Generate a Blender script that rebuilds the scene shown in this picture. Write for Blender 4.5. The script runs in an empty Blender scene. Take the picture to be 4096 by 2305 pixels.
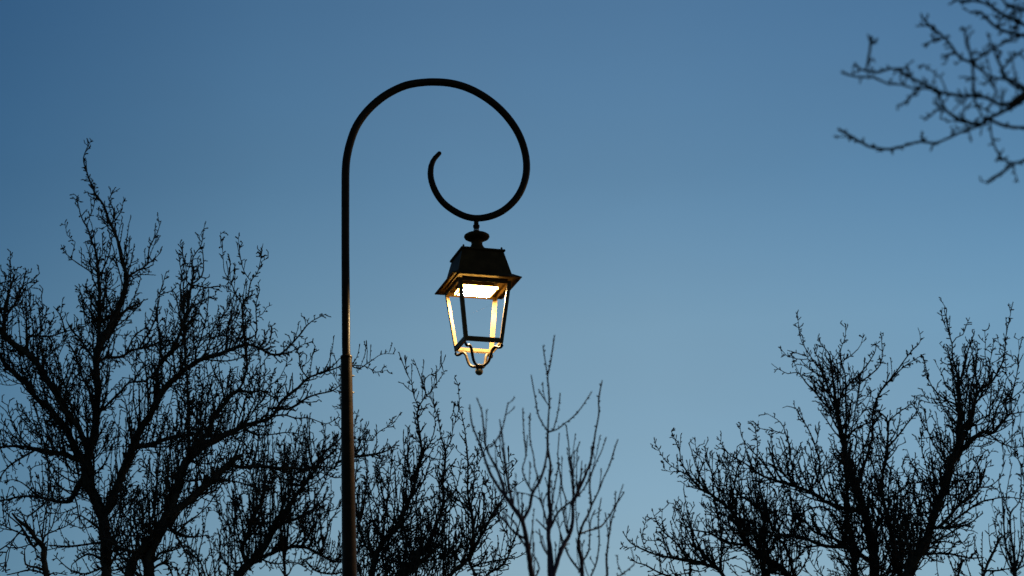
import bpy, math, random
from mathutils import Vector, Matrix

C = bpy.context.scene
COL = C.collection
R = math.radians

# ------------------------------------------------------------------ camera
PITCH, ROLL = 18.5, 1.15
CAM = Vector((0.0, 0.0, 1.6))
cam_d = bpy.data.cameras.new("camera")
cam_d.sensor_width = 36.0
cam_d.lens = 84.0
cam_d.clip_start = 0.1
cam_d.clip_end = 6000
cam_d.dof.use_dof = True
cam_d.dof.focus_distance = 20.0
cam_d.dof.aperture_fstop = 3.6
cam = bpy.data.objects.new("camera", cam_d)
COL.objects.link(cam)
cam.location = CAM
cam.rotation_mode = 'QUATERNION'
CAM_ROT = (Matrix.Rotation(R(90 + PITCH), 3, 'X') @ Matrix.Rotation(R(-ROLL), 3, 'Z'))
cam.rotation_quaternion = CAM_ROT.to_quaternion()
C.camera = cam
FPX = 84.0 / 36.0 * 4096.0        # focal length in photo pixels

# ------------------------------------------------------------------ world
world = bpy.data.worlds.new("World")
C.world = world
world.use_nodes = True
nt = world.node_tree
nt.nodes.clear()
out = nt.nodes.new("ShaderNodeOutputWorld")
bg = nt.nodes.new("ShaderNodeBackground")
sky = nt.nodes.new("ShaderNodeTexSky")
sky.sky_type = 'NISHITA'
sky.sun_disc = False
sky.sun_elevation = R(2.0)
sky.sun_rotation = R(75.0)
sky.altitude = 100
sky.air_density = 1.0
sky.dust_density = 0.6
sky.ozone_density = 3.0
bg.inputs['Strength'].default_value = 0.15
# dusk grade of the clear sky: by elevation and by azimuth (world directions)
tc = nt.nodes.new("ShaderNodeTexCoord")
sep = nt.nodes.new("ShaderNodeSeparateXYZ")
nt.links.new(tc.outputs['Generated'], sep.inputs[0])
ramp = nt.nodes.new("ShaderNodeValToRGB")
mulz = nt.nodes.new("ShaderNodeMath"); mulz.operation = 'MULTIPLY'; mulz.inputs[1].default_value = 1.0
nt.links.new(sep.outputs['Z'], mulz.inputs[0])
nt.links.new(mulz.outputs[0], ramp.inputs[0])
ELEV = [(0.00, (1, 1, 1)), (1.0, (1, 1, 1))]
AZIM = [(0.00, (1, 1, 1)), (1.0, (1, 1, 1))]
#GRADE0
_g = 1.03 / 2.03
ELEV = [(p, tuple(v * _g for v in c)) for p, c in (
    (0.21, (1.84, 1.45, 1.24)), (0.301, (1.80, 1.46, 1.20)), (0.36, (1.30, 1.20, 1.07)), (0.428, (1.055, 1.04, 0.99)))]
AZIM = [(0.5 + p, c) for p, c in (
    (-0.215, (0.47, 0.62, 0.73)), (-0.10, (0.84, 0.90, 0.93)), (-0.02, (1, 1, 1)), (0.06, (1, 1, 1)), (0.215, (0.74, 0.85, 0.91)))]
#GRADE1
def fill(rp, pts):
    el = rp.color_ramp.elements
    while len(el) > 1:
        el.remove(el[-1])
    el[0].position = pts[0][0]; el[0].color = (*pts[0][1], 1)
    for p, c in pts[1:]:
        e = el.new(p); e.color = (*c, 1)
fill(ramp, ELEV)
ramp2 = nt.nodes.new("ShaderNodeValToRGB")
az = nt.nodes.new("ShaderNodeMath"); az.operation = 'MULTIPLY_ADD'
az.inputs[1].default_value = 1.0; az.inputs[2].default_value = 0.5
nt.links.new(sep.outputs['X'], az.inputs[0])
nt.links.new(az.outputs[0], ramp2.inputs[0])
fill(ramp2, AZIM)
m1 = nt.nodes.new("ShaderNodeVectorMath"); m1.operation = 'MULTIPLY'
m2 = nt.nodes.new("ShaderNodeVectorMath"); m2.operation = 'MULTIPLY'
nt.links.new(sky.outputs[0], m1.inputs[0]); nt.links.new(ramp.outputs[0], m1.inputs[1])
nt.links.new(m1.outputs[0], m2.inputs[0]); nt.links.new(ramp2.outputs[0], m2.inputs[1])
# very faint thin veils, so that the dusk sky is not perfectly even
vm = nt.nodes.new("ShaderNodeMapping"); vm.inputs['Scale'].default_value = (5, 5, 13)
vm.inputs['Rotation'].default_value = (0, R(14), 0)
vn = nt.nodes.new("ShaderNodeTexNoise"); vn.inputs['Scale'].default_value = 1.0; vn.inputs['Detail'].default_value = 4
vn.inputs['Roughness'].default_value = 0.55
vr = nt.nodes.new("ShaderNodeValToRGB")
fill(vr, [(0.36, (1.0, 1.0, 1.0)), (0.66, (0.985, 0.962, 0.950))])
nt.links.new(tc.outputs['Generated'], vm.inputs[0]); nt.links.new(vm.outputs[0], vn.inputs['Vector'])
nt.links.new(vn.outputs[0], vr.inputs[0])
m3 = nt.nodes.new("ShaderNodeVectorMath"); m3.operation = 'MULTIPLY'
nt.links.new(m2.outputs[0], m3.inputs[0]); nt.links.new(vr.outputs[0], m3.inputs[1])
nt.links.new(m3.outputs[0], bg.inputs['Color'])
nt.links.new(bg.outputs[0], out.inputs['Surface'])

C.view_settings.view_transform = 'Standard'
C.view_settings.look = 'None'
C.view_settings.exposure = 2.4
C.view_settings.gamma = 1.0

#ENDENV

C.cycles.use_denoising = True
C.cycles.max_bounces = 6
C.cycles.sample_clamp_indirect = 8.0

# ------------------------------------------------------------------ materials
def mat(name, build):
    m = bpy.data.materials.new(name)
    m.use_nodes = True
    n = m.node_tree.nodes; l = m.node_tree.links
    build(m, n, l, n["Principled BSDF"])
    return m

def noisy(col_a, col_b, scale, rough, bump=0.0, metallic=0.0, bscale=None, spec=0.5):
    def f(m, n, l, p):
        t = n.new("ShaderNodeTexCoord")
        no = n.new("ShaderNodeTexNoise"); no.inputs['Scale'].default_value = scale
        no.inputs['Detail'].default_value = 6
        r = n.new("ShaderNodeValToRGB")
        r.color_ramp.elements[0].position = 0.35; r.color_ramp.elements[0].color = (*col_a, 1)
        r.color_ramp.elements[1].position = 0.7; r.color_ramp.elements[1].color = (*col_b, 1)
        l.new(t.outputs['Object'], no.inputs['Vector']); l.new(no.outputs[0], r.inputs[0])
        l.new(r.outputs[0], p.inputs['Base Color'])
        p.inputs['Roughness'].default_value = rough
        p.inputs['Metallic'].default_value = metallic
        p.inputs['Specular IOR Level'].default_value = spec
        if spec <= .12: p.inputs['IOR'].default_value = 1.25
        if bump:
            nb = n.new("ShaderNodeTexNoise"); nb.inputs['Scale'].default_value = bscale or scale
            nb.inputs['Detail'].default_value = 8
            b = n.new("ShaderNodeBump"); b.inputs['Strength'].default_value = bump
            b.inputs['Distance'].default_value = 0.01
            l.new(t.outputs['Object'], nb.inputs['Vector']); l.new(nb.outputs[0], b.inputs['Height'])
            l.new(b.outputs[0], p.inputs['Normal'])
    return f

M_BARK = mat("dark_bark", noisy((0.012, 0.012, 0.010), (0.030, 0.026, 0.020), 9, 0.95, 0.8, bscale=30, spec=0.1))
M_TWIG = mat("twig_bark", noisy((0.012, 0.012, 0.010), (0.026, 0.022, 0.018), 20, 0.9, spec=0.12))
M_TWIG_RED = mat("reddish_twig_bark", noisy((0.016, 0.009, 0.012), (0.026, 0.013, 0.018), 20, 0.7, spec=0.2))
M_PAINT = mat("black_green_paint", noisy((0.007, 0.0048, 0.0028), (0.014, 0.009, 0.005), 14, 0.36, 0.12, bscale=90, spec=0.10))
M_PAINT_BAR = mat("frame_paint", noisy((0.032, 0.022, 0.010), (0.050, 0.034, 0.017), 14, 0.42, 0.1, bscale=90, spec=0.10))
M_ROOF = mat("bloom_tinted_paint", noisy((0.016, 0.010, 0.004), (0.028, 0.018, 0.007), 14, 0.5, 0.15, bscale=90, spec=0.06))  # warm brown tint stands in for the lamp's bloom over the roof
M_SIDE_GLOW = mat("added_side_glow", lambda m, n, l, p: (setattr(p.inputs['Base Color'], 'default_value', (0.9, 0.8, 0.6, 1)),
    setattr(p.inputs['Emission Color'], 'default_value', (1.0, 0.50, 0.09, 1)), setattr(p.inputs['Emission Strength'], 'default_value', 14.0)))  # glowing sides added to turn the eave underside golden
M_BLOOM_RIM = mat("bloom_rim", lambda m, n, l, p: (setattr(p.inputs['Base Color'], 'default_value', (0.12, 0.08, 0.04, 1)),
    setattr(p.inputs['Emission Color'], 'default_value', (1.0, 0.55, 0.12, 1)), setattr(p.inputs['Emission Strength'], 'default_value', 0.28)))  # dim glowing ring, imitates bloom around the lit panel
M_BRACKET = mat("bracket_paint", noisy((0.011, 0.008, 0.004), (0.018, 0.012, 0.006), 14, 0.5, 0.1, bscale=90, spec=0.10))
M_STEEL = mat("galvanised_steel", noisy((0.22, 0.22, 0.21), (0.35, 0.35, 0.34), 40, 0.45, 0.1, metallic=0.6))
M_BALL = mat("worn_brass", noisy((0.10, 0.075, 0.035), (0.20, 0.15, 0.07), 30, 0.35, 0.1, metallic=0.7))
M_GRASS = mat("dark_grass", noisy((0.020, 0.035, 0.012), (0.045, 0.060, 0.022), 0.7, 0.95, 0.6, bscale=6))
M_WEB = mat("silk", noisy((0.5, 0.5, 0.5), (0.7, 0.7, 0.7), 10, 0.4))
def emis(m, n, l, p):
    p.inputs['Base Color'].default_value = (0.9, 0.85, 0.7, 1)
    p.inputs['Emission Color'].default_value = (1.0, 0.70, 0.34, 1)
    p.inputs['Emission Strength'].default_value = 420.0
M_LIGHT = mat("lit_diffuser", emis)

# ------------------------------------------------------------------ helpers
def px_dir(x, y):
    """direction of a photo pixel, scaled to 1 along world y"""
    v = CAM_ROT @ Vector(((x - 2048) / FPX, -(y - 1152.5) / FPX, -1.0))
    return v / v.y
def at(x, y, D):
    return CAM + px_dir(x, y) * D

class MB:
    def __init__(s): s.v = []; s.f = []; s.smooth = True
    def add(s, vs, fs):
        o = len(s.v); s.v += [tuple(v) for v in vs]; s.f += [tuple(i + o for i in f) for f in fs]
    def tube(s, pts, rads, n=6, cap=True):
        pts = [Vector(p) for p in pts]
        if len(pts) < 2: return
        o = len(s.v); prev = None
        for i, p in enumerate(pts):
            a = pts[max(i - 1, 0)]; b = pts[min(i + 1, len(pts) - 1)]
            t = (b - a)
            if t.length < 1e-9: t = Vector((0, 0, 1))
            t.normalize()
            if prev is None:
                u = t.orthogonal().normalized()
            else:
                u = prev - t * prev.dot(t)
                u = u.normalized() if u.length > 1e-6 else t.orthogonal().normalized()
            prev = u; w = t.cross(u); r = rads[i]
            for k in range(n):
                c = math.cos(2 * math.pi * k / n) * r; q = math.sin(2 * math.pi * k / n) * r
                s.v.append((p.x + u.x * c + w.x * q, p.y + u.y * c + w.y * q, p.z + u.z * c + w.z * q))
            if i:
                b0 = o + (i - 1) * n; b1 = o + i * n
                for k in range(n):
                    k2 = (k + 1) % n
                    s.f.append((b0 + k, b0 + k2, b1 + k2, b1 + k))
        if cap:
            s.f.append(tuple(o + k for k in range(n))[::-1])
            e = o + (len(pts) - 1) * n
            s.f.append(tuple(e + k for k in range(n)))
    def lathe(s, prof, org, n=32, rot=None):
        o = len(s.v)
        for r, z in prof:
            for k in range(n):
                a = 2 * math.pi * k / n
                v = Vector((r * math.cos(a), r * math.sin(a), z))
                if rot: v = rot @ v
                s.v.append(tuple(v + org))
        for i in range(len(prof) - 1):
            for k in range(n):
                k2 = (k + 1) % n
                s.f.append((o + i * n + k, o + i * n + k2, o + (i + 1) * n + k2, o + (i + 1) * n + k))
    def prism(s, quad_a, quad_b):
        """solid between two rings of equal count"""
        n = len(quad_a)
        fs = [tuple(range(n))[::-1], tuple(range(n, 2 * n))]
        for k in range(n):
            k2 = (k + 1) % n
            fs.append((k, k2, n + k2, n + k))
        s.add(list(quad_a) + list(quad_b), fs)
    def build(s, name, m, parent=None, org=(0, 0, 0), smooth=True):
        me = bpy.data.meshes.new(name)
        ox, oy, oz = org
        me.from_pydata([(x - ox, y - oy, z - oz) for x, y, z in s.v], [], s.f)
        me.materials.append(m)
        if smooth:
            me.polygons.foreach_set("use_smooth", [True] * len(me.polygons))
            me.set_sharp_from_angle(angle=R(42))
        me.update()
        ob = bpy.data.objects.new(name, me)
        COL.objects.link(ob)
        if parent: ob.parent = parent
        else: ob.location = org
        return ob

def thing(name, loc, label, cat, group=None):
    o = bpy.data.objects.new(name, None); COL.objects.link(o)
    o.empty_display_size = 0.3
    o.location = loc; o['label'] = label; o['category'] = cat
    if group: o['group'] = group
    return o

def spline(pts, step):
    """Catmull-Rom through tuples of any length, resampled about every `step` (first two or three coords)"""
    outp = []
    n = len(pts)
    for i in range(n - 1):
        p0, p1, p2, p3 = pts[max(i - 1, 0)], pts[i], pts[i + 1], pts[min(i + 2, n - 1)]
        d = math.dist(p1[:2], p2[:2])
        k = max(1, int(d / step))
        for j in range(k):
            t = j / k
            outp.append(tuple(0.5 * (2 * b + (c - a) * t + (2 * a - 5 * b + 4 * c - dd) * t * t + (3 * b - a - 3 * c + dd) * t ** 3)
                              for a, b, c, dd in zip(p0, p1, p2, p3)))
    outp.append(tuple(pts[-1]))
    return outp

# ------------------------------------------------------------------ ground
g = MB()
rg = random.Random(3)
NG = 40
for j in range(NG + 1):
    for i in range(NG + 1):
        x = (i / NG - .5); y = (j / NG - .5)
        sx = math.copysign(abs(2 * x) ** 2.2, x) * 1300; sy = math.copysign(abs(2 * y) ** 2.2, y) * 1300 + 20
        g.v.append((sx, sy, rg.uniform(-.02, .02) if abs(sx) + abs(sy) < 400 else 0))
for j in range(NG):
    for i in range(NG):
        a = j * (NG + 1) + i
        g.f.append((a, a + 1, a + NG + 2, a + NG + 1))
go = g.build("ground", M_GRASS)
go['kind'] = 'structure'

# ------------------------------------------------------------------ street lamp
YAW = R(16.5)
ex = Vector((math.cos(YAW), math.sin(YAW), 0)); ey = Vector((-math.sin(YAW), math.cos(YAW), 0)); ez = Vector((0, 0, 1))
D_LAMP = 16.1
EAVE = at(1911.3, 1141.7, D_LAMP)              # centre of the lantern's eave plane
def on_plane(x, y):
    """photo pixel onto the vertical plane of the crook"""
    d = px_dir(x, y)
    t = (EAVE - CAM).dot(ey) / d.dot(ey)
    return CAM + d * t
SL = (EAVE - CAM).length
def mpp(p):                                     # metres per photo pixel at a point
    return (CAM_ROT.transposed() @ (p - CAM)).z * -1 / FPX
U = mpp(EAVE) / 2.338                           # metres per crop pixel at the lantern

W2 = lambda cx, cy: (cx / 1.9333 + 1300, cy / 1.9333 + 250)     # crook trace frame
W5 = lambda cx, cy: (cx / 1.4431 + 1300, cy / 1.4431 + 1300)    # lower pole trace frame
crook = [(158, 1450, 31), (158, 1000, 31), (159, 850, 31), (168, 740, 31), (195, 620, 31), (240, 500, 31), (310, 395, 31),
         (400, 305, 31), (500, 235, 30.5), (620, 180, 30.5), (740, 157, 30), (860, 152, 30), (980, 163, 30), (1100, 197, 29.5),
         (1220, 258, 29.5), (1330, 340, 29), (1420, 435, 29), (1490, 540, 28.5), (1535, 650, 28), (1557, 760, 28),
         (1556, 860, 28), (1530, 960, 27.5), (1480, 1050, 27.5), (1400, 1130, 27), (1310, 1180, 27), (1200, 1205, 26.5),
         (1100, 1195, 26), (1000, 1150, 26), (910, 1080, 25), (850, 990, 25), (818, 890, 24), (822, 800, 22), (850, 740, 19), (884, 704, 17)]
low = [(123.5, 186, 24), (121, 100, 24), (121, 0, 24.2)]
lowsrc = [(*W5(x, y), r / 1.4431) for x, y, r in low]
arm_src = lowsrc + [(*W2(x, y), r / 1.9333) for x, y, r in crook]
# order: collar upwards, round the crook to the tip
arm = spline(arm_src, 14)
arm_pts = [on_plane(x, y) for x, y, r in arm]
arm_r = [r * mpp(p) for (x, y, r), p in zip(arm, arm_pts)]
collar_p = on_plane(*W5(123, 186)); low_p = on_plane(*W5(141.5, 1450))
dirp = (collar_p - low_p)
foot = low_p - dirp * (low_p.z / dirp.z)
lamp = thing("street_lamp", foot, "tall dark metal street lamp with a curled crook arm and a lit four-sided hanging lantern", "street lamp")
r_col = 32.5 / 1.4431 * mpp(collar_p); r_low = 43.5 / 1.4431 * mpp(low_p)
slope = (r_low - r_col) / (collar_p.z - low_p.z)
pm = MB()
pts = []; rr = []
for k in range(25):
    t = k / 24
    p = foot.lerp(collar_p, t)
    r = r_col + slope * (collar_p.z - p.z)
    r = min(r, 0.085)
    pts.append(p); rr.append(r)
pm.tube(pts, rr, 40)
pm.lathe([(0, 0.001), (0.19, 0.001), (0.19, 0.03), (0.12, 0.035), (0.11, 0.10), (0.10, 0.12), (0.098, 0.3)], foot, 40)
pole = pm.build("pole", M_PAINT, lamp, foot)
axis = dirp.normalized()
rotp = Vector((0, 0, 1)).rotation_difference(axis).to_matrix()
cm = MB()
cm.lathe([(0, -0.012), (r_col * 1.00, -0.012), (r_col * 1.07, -0.008), (r_col * 1.07, 0.004), (r_col * 1.0, 0.009), (r_col * 0.78, 0.014), (0, 0.014)], collar_p, 40, rotp)
cm.build("collar", M_PAINT, pole, foot)
for sx, sy in ((153, 292), (153, 388)):
    h = on_plane(*W5(122, sy))
    rr0 = r_col * 1.0
    for sd in (1, -1):
        bm_ = MB()
        c0 = h + ex * (rr0 - 0.004) * sd
        bm_.tube([c0, c0 + ex * 0.016 * sd, c0 + ex * 0.018 * sd], [0.008, 0.008, 0.004], 8)
        bm_.tube([c0 + ex * 0.016 * sd, c0 + ex * 0.024 * sd], [0.004, 0.004], 8)
        bm_.build("bolt", M_STEEL, pole, foot)
am = MB()
am.tube(arm_pts, arm_r, 24)
tip = arm_pts[-1]; tr = arm_r[-1]
am.lathe([(tr * math.cos(a), tr * math.sin(a)) for a in [R(-90 + 15 * k) for k in range(13)]], tip, 24)
arm_ob = am.build("crook_arm", M_PAINT, lamp, foot)

# lantern local frame: crop pixels from the eave centre; z up (already foreshortening-free)
EL = math.atan2(EAVE.z - CAM.z, math.hypot(EAVE.x, EAVE.y))
CV = 1 / math.cos(EL)
def LP(x, y, z): return EAVE + (ex * x + ey * y) * U + ez * z * U * CV
def ring(h, z, hy=None):
    hy = h if hy is None else hy
    return [LP(-h, -hy, z), LP(h, -hy, z), LP(h, hy, z), LP(-h, hy, z)]
E = 333.0          # half side of the eave
B = 258.0       # half side of the body / frame at the eave
T = 198.0          # half side of the mansard top
# hanger stem
hm = MB()
bot = on_plane(*W2(1166, 1205))
def LZ(r, z): return (r * U, z * U * CV)
hm.lathe([LZ(0, 545), LZ(23, 545), LZ(23, 560), LZ(22, 640), LZ(0, 640)][::-1], LP(-6, 0, 0), 20)
hm.lathe([LZ(0, 503), LZ(30, 503), LZ(30, 512), LZ(25, 516), LZ(25, 540), LZ(31, 546), LZ(31, 566), LZ(24, 570), LZ(0, 570)], LP(-6, 0, 0), 20)
hm.build("hanger_stem", M_PAINT, arm_ob, foot)
# roof: mansard body, cap plate, ogee, disc
rm = MB()
BZ0, BZ1 = 42, 272
rm.prism(ring(B, BZ0), ring(T, BZ1))
# flared eave: thin shell sloping out from the body
ei = ring(B - 2, BZ0 + 6); eo = ring(E, 0); ei2 = ring(B - 10, BZ0 - 6); eo2 = ring(E, -7)
for k in range(4):
    k2 = (k + 1) % 4
    rm.add([ei[k], ei[k2], eo[k2], eo[k], ei2[k], ei2[k2], eo2[k2], eo2[k]],
           [(0, 3, 2, 1), (4, 5, 6, 7), (2, 3, 7, 6), (0, 1, 5, 4), (1, 2, 6, 5), (0, 4, 7, 3)])
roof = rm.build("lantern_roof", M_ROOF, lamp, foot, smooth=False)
cp = MB()
CT = 214.0
cp.prism(ring(CT - 6, BZ1 - 8), ring(CT, BZ1 - 2)); cp.prism(ring(CT, BZ1 - 1.6), ring(CT - 3, BZ1 + 13))
cp.prism(ring(CT - 8, BZ1 + 13.4), ring(70, BZ1 + 62))
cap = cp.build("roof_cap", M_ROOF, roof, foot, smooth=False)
fm = MB()
fm.lathe([LZ(88, 318), LZ(80, 340), LZ(60, 365), LZ(52, 385), LZ(52, 398), LZ(58, 412), LZ(80, 424), LZ(112, 440), LZ(121, 455),
          LZ(118, 468), LZ(100, 480), LZ(70, 488), LZ(30, 494), LZ(28, 500), LZ(0, 505)], LP(-3, 0, 0), 48)
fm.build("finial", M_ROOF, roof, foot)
sm = MB()
sm.lathe([LZ(28, 496), LZ(28, 520), LZ(24, 524), LZ(24, 532), LZ(0, 532)], LP(-5, 0, 0), 20)
sm.build("threaded_nipple", M_STEEL, roof, foot)
def ball(mb, c, r, n=16):
    mb.lathe([(r * math.cos(R(a)), r * math.sin(R(a))) for a in range(-90, 91, 15)], c, n)
for sx in (-1, 1):
    for sy in (-1, 1):
        k = MB()
        c = LP(sx * (CT - 30), sy * (CT - 30), BZ1 + 30)
        ball(k, c, 10 * U); k.tube([c - ez * 22 * U, c], [4 * U, 4 * U], 8)
        k.build("cap_knob", M_PAINT, roof, foot)
# frame: four L-section corner posts, top and bottom rails
FZ0, FZ1 = -18, -572                     # top and bottom of the posts
F0, F1 = B - 4, 184.0
def hs(z):                                # half side at height z
    t = (z - FZ0) / (FZ1 - FZ0)
    return F0 + (F1 - F0) * t
TH = 9
def strip(mb, s_axis, sign, u0a, u1a, za, u0b, u1b, zb, th=TH):
    """flat bar lying on one side face of the tapering frame; u = fraction along face in px from the corner centre line"""
    def P(u, z, inset):
        h = hs(z) - inset
        return LP(u, sign * h, z) if s_axis == 'y' else LP(sign * h, u, z)
    a = [P(u0a, za, 0), P(u1a, za, 0), P(u1a, za, th), P(u0a, za, th)]
    b = [P(u0b, zb, 0), P(u1b, zb, 0), P(u1b, zb, th), P(u0b, zb, th)]
    mb.prism(a, b)
LEG = 36
for sx in (-1, 1):
    for sy in (-1, 1):
        mb = MB()
        h0, h1 = hs(FZ0), hs(FZ1)
        strip(mb, 'y', sy, sx * (h0 - LEG), sx * h0, FZ0, sx * (h1 - LEG), sx * h1, FZ1)
        strip(mb, 'x', sx, sy * (h0 - LEG), sy * (h0 - TH - .5), FZ0, sy * (h1 - LEG), sy * (h1 - TH - .5), FZ1)
        mb.build("corner_post", M_PAINT_BAR, lamp, foot, smooth=False)
fr = MB()
for z0, z1, ht in ((FZ0 + 14, FZ0 - 26, 0), (FZ1 + 40, FZ1 - 2, 1)):
    for s_ in (-1, 1):
        h0, h1 = hs(z0) - (LEG + 1), hs(z1) - (LEG + 1)
        strip(fr, 'y', s_, -h0, h0, z0, -h1, h1, z1, TH - 2)
        strip(fr, 'x', s_, -h0, h0, z0, -h1, h1, z1, TH - 2)
tr_ = MB(); br_ = MB()
nq = len(fr.v) // 2
tr_.v = fr.v[:nq]; tr_.f = [f for f in fr.f if max(f) < nq]
br_.v = fr.v[nq:]; br_.f = [tuple(i - nq for i in f) for f in fr.f if min(f) >= nq]
# ledge inside the bottom rail
hb = hs(FZ1) - TH - 1
for s_ in (-1, 1):
    br_.prism([LP(-hb, s_ * hb, FZ1 + 1), LP(hb, s_ * hb, FZ1 + 1), LP(hb, s_ * (hb - 14), FZ1 + 1), LP(-hb, s_ * (hb - 14), FZ1 + 1)],
              [LP(-hb, s_ * hb, FZ1 + 7), LP(hb, s_ * hb, FZ1 + 7), LP(hb, s_ * (hb - 14), FZ1 + 7), LP(-hb, s_ * (hb - 14), FZ1 + 7)])
    q = hb - 15
    br_.prism([LP(s_ * hb, -q, FZ1 + 1), LP(s_ * hb, q, FZ1 + 1), LP(s_ * (hb - 14), q, FZ1 + 1), LP(s_ * (hb - 14), -q, FZ1 + 1)],
              [LP(s_ * hb, -q, FZ1 + 7), LP(s_ * hb, q, FZ1 + 7), LP(s_ * (hb - 14), q, FZ1 + 7), LP(s_ * (hb - 14), -q, FZ1 + 7)])
tr_.build("top_rail", M_PAINT_BAR, lamp, foot, smooth=False)
br_.build("bottom_rail", M_PAINT_BAR, lamp, foot, smooth=False)
# gear tray and lit panel, with added glowing sides and a bloom-like ring
gt = MB()
gt.prism(ring(B - 14, 18), ring(B - 14, 34))
gt.prism([LP(-165, -50, -29), LP(135, -50, -29), LP(135, 135, -29), LP(-165, 135, -29)],
         [LP(-175, -60, 17), LP(145, -60, 17), LP(145, 145, 17), LP(-175, 145, 17)])
tray = gt.build("gear_tray", M_PAINT_BAR, lamp, foot, smooth=False)
lp = MB()
def slab(x0, x1, y0, y1, z0, z1):
    lp.prism([LP(x0, y0, z0), LP(x1, y0, z0), LP(x1, y1, z0), LP(x0, y1, z0)], [LP(x0, y0, z1), LP(x1, y0, z1), LP(x1, y1, z1), LP(x0, y1, z1)])
slab(-176, 172, -84, 172, -50, -30)  # wider slab: its ring imitates bloom, its sides are added glow
slab(-152, 150, -58, 150, -56, -50.5)
panel = lp.build("light_panel", M_SIDE_GLOW, tray, foot, smooth=False)
panel.data.materials.append(M_LIGHT)
panel.data.materials.append(M_BLOOM_RIM)
zs = min(v.co.z for v in panel.data.vertices)
for p_ in panel.data.polygons:
    if p_.center.z < zs + 1 * U: p_.material_index = 1
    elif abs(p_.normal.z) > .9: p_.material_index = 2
# scroll brackets down to the hub
HZ = -(1300 - 565)
for sx in (-1, 1):
    for sy in (-1, 1):
        d = Vector((sx, sy)).normalized()
        prof = [(248, -590), (240, -606), (222, -612), (200, -606), (182, -598), (160, -602), (140, -622), (128, -655), (116, -690),
                (98, -722), (70, -742), (40, -748), (22, -748)]
        prof = spline(prof, 8)
        ptz = [LP(d.x * r, d.y * r, z) for r, z in prof]
        mb = MB(); mb.tube(ptz, [(14 - 3 * abs(i / len(ptz) - .5)) * U for i in range(len(ptz))], 10)
        mb.build("scroll_bracket", M_BRACKET, lamp, foot)
        k = MB(); c = LP(sx * 176, sy * 176, (FZ1 - 26) )
        ball(k, c, 10.5 * U); k.tube([c, c + ez * 24 * U], [5 * U, 7 * U], 8)
        k.build("corner_drop", M_PAINT, lamp, foot)
hb_ = MB()
hb_.lathe([LZ(0, -770), LZ(30, -770), LZ(36, -764), LZ(36, -742), LZ(28, -736), LZ(0, -736)], LP(0, 0, 0), 24)
hub = hb_.build("hub", M_BRACKET, lamp, foot)
bb = MB(); ball(bb, LP(0, 0, -788 - 8), 37 * U, 32)
bb.build("bottom_ball", M_BALL, hub, foot)
# cobweb strands
wb = MB()
def strand(a, b, c):
    pp = [a.lerp(b, t / 8) - ez * 0.004 * math.sin(math.pi * t / 8) for t in range(9)]
    wb.tube(pp, [0.0003] * 9, 4)
strand(LP(hs(-150) - 12, -hs(-150) + 45, -150), LP(-90, -60, -290), 0)
web = wb.build("cobweb", M_WEB, None, tuple(EAVE))
web['label'] = "faint broken cobweb strands strung inside the lit lantern"; web['category'] = "cobweb"

#TREES#

# ------------------------------------------------------------------ trees
FR = {'A': (0, 1000, 700 / 1562), 'B': (0, 1655, 700 / 1562), 'C': (700, 1000, 700 / 1562), 'D': (700, 1655, 700 / 1562),
      'E': (1400, 1655, 700 / 1562), 'F': (2000, 1655, 700 / 1562), 'G': (2500, 1655, 800 / 1785), 'H': (3296, 1655, 800 / 1785),
      'I': (3296, 1150, 800 / 1785), 'L': (0, 500, 1400 / 2538), 'J': (3300, 0, 796 / 1519), 'K': (1300, 1300, 1300 / 1876)}

def limb(*segs):
    """segs: ('A', [(x, y, halfwidth), ...]) in the frame's own pixels -> photo pixels; a missing halfwidth is interpolated"""
    o = []
    for f, pts in segs:
        x0, y0, s = FR[f]
        for p in pts:
            o.append([x0 + p[0] * s, y0 + p[1] * s, p[2] * s if len(p) > 2 else None])
    ks = [i for i, p in enumerate(o) if p[2] is not None]
    for i, p in enumerate(o):
        if p[2] is None:
            a = max([k for k in ks if k < i], default=None); b = min([k for k in ks if k > i], default=None)
            if a is None: p[2] = o[b][2]
            elif b is None: p[2] = o[a][2]
            else: p[2] = o[a][2] + (o[b][2] - o[a][2]) * (i - a) / (b - a)
    return o

UP = Vector((0, 0, 1))
def rand_perp(rng, d):
    v = Vector((rng.gauss(0, 1), rng.gauss(0, 1), rng.gauss(0, 1)))
    v = v - d * v.dot(d)
    return v.normalized() if v.length > 1e-6 else d.orthogonal().normalized()

class Style:
    def __init__(s, **k):
        s.gap = 13; s.spur = (10, 30); s.twig = (45, 150); s.shoot = (120, 300); s.p_twig = .30; s.p_shoot = .08
        s.rtip = 1.9; s.rtwig = 2.9; s.kink = .34; s.up = .10; s.sub = .30; s.sub_gap = 13; s.straight = False; s.bud = 2.0
        s.slope = .55; s.maxlev = 3; s.rspur = 2.3; s.long = .5; s.crowd = 7
        s.__dict__.update(k)

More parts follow.
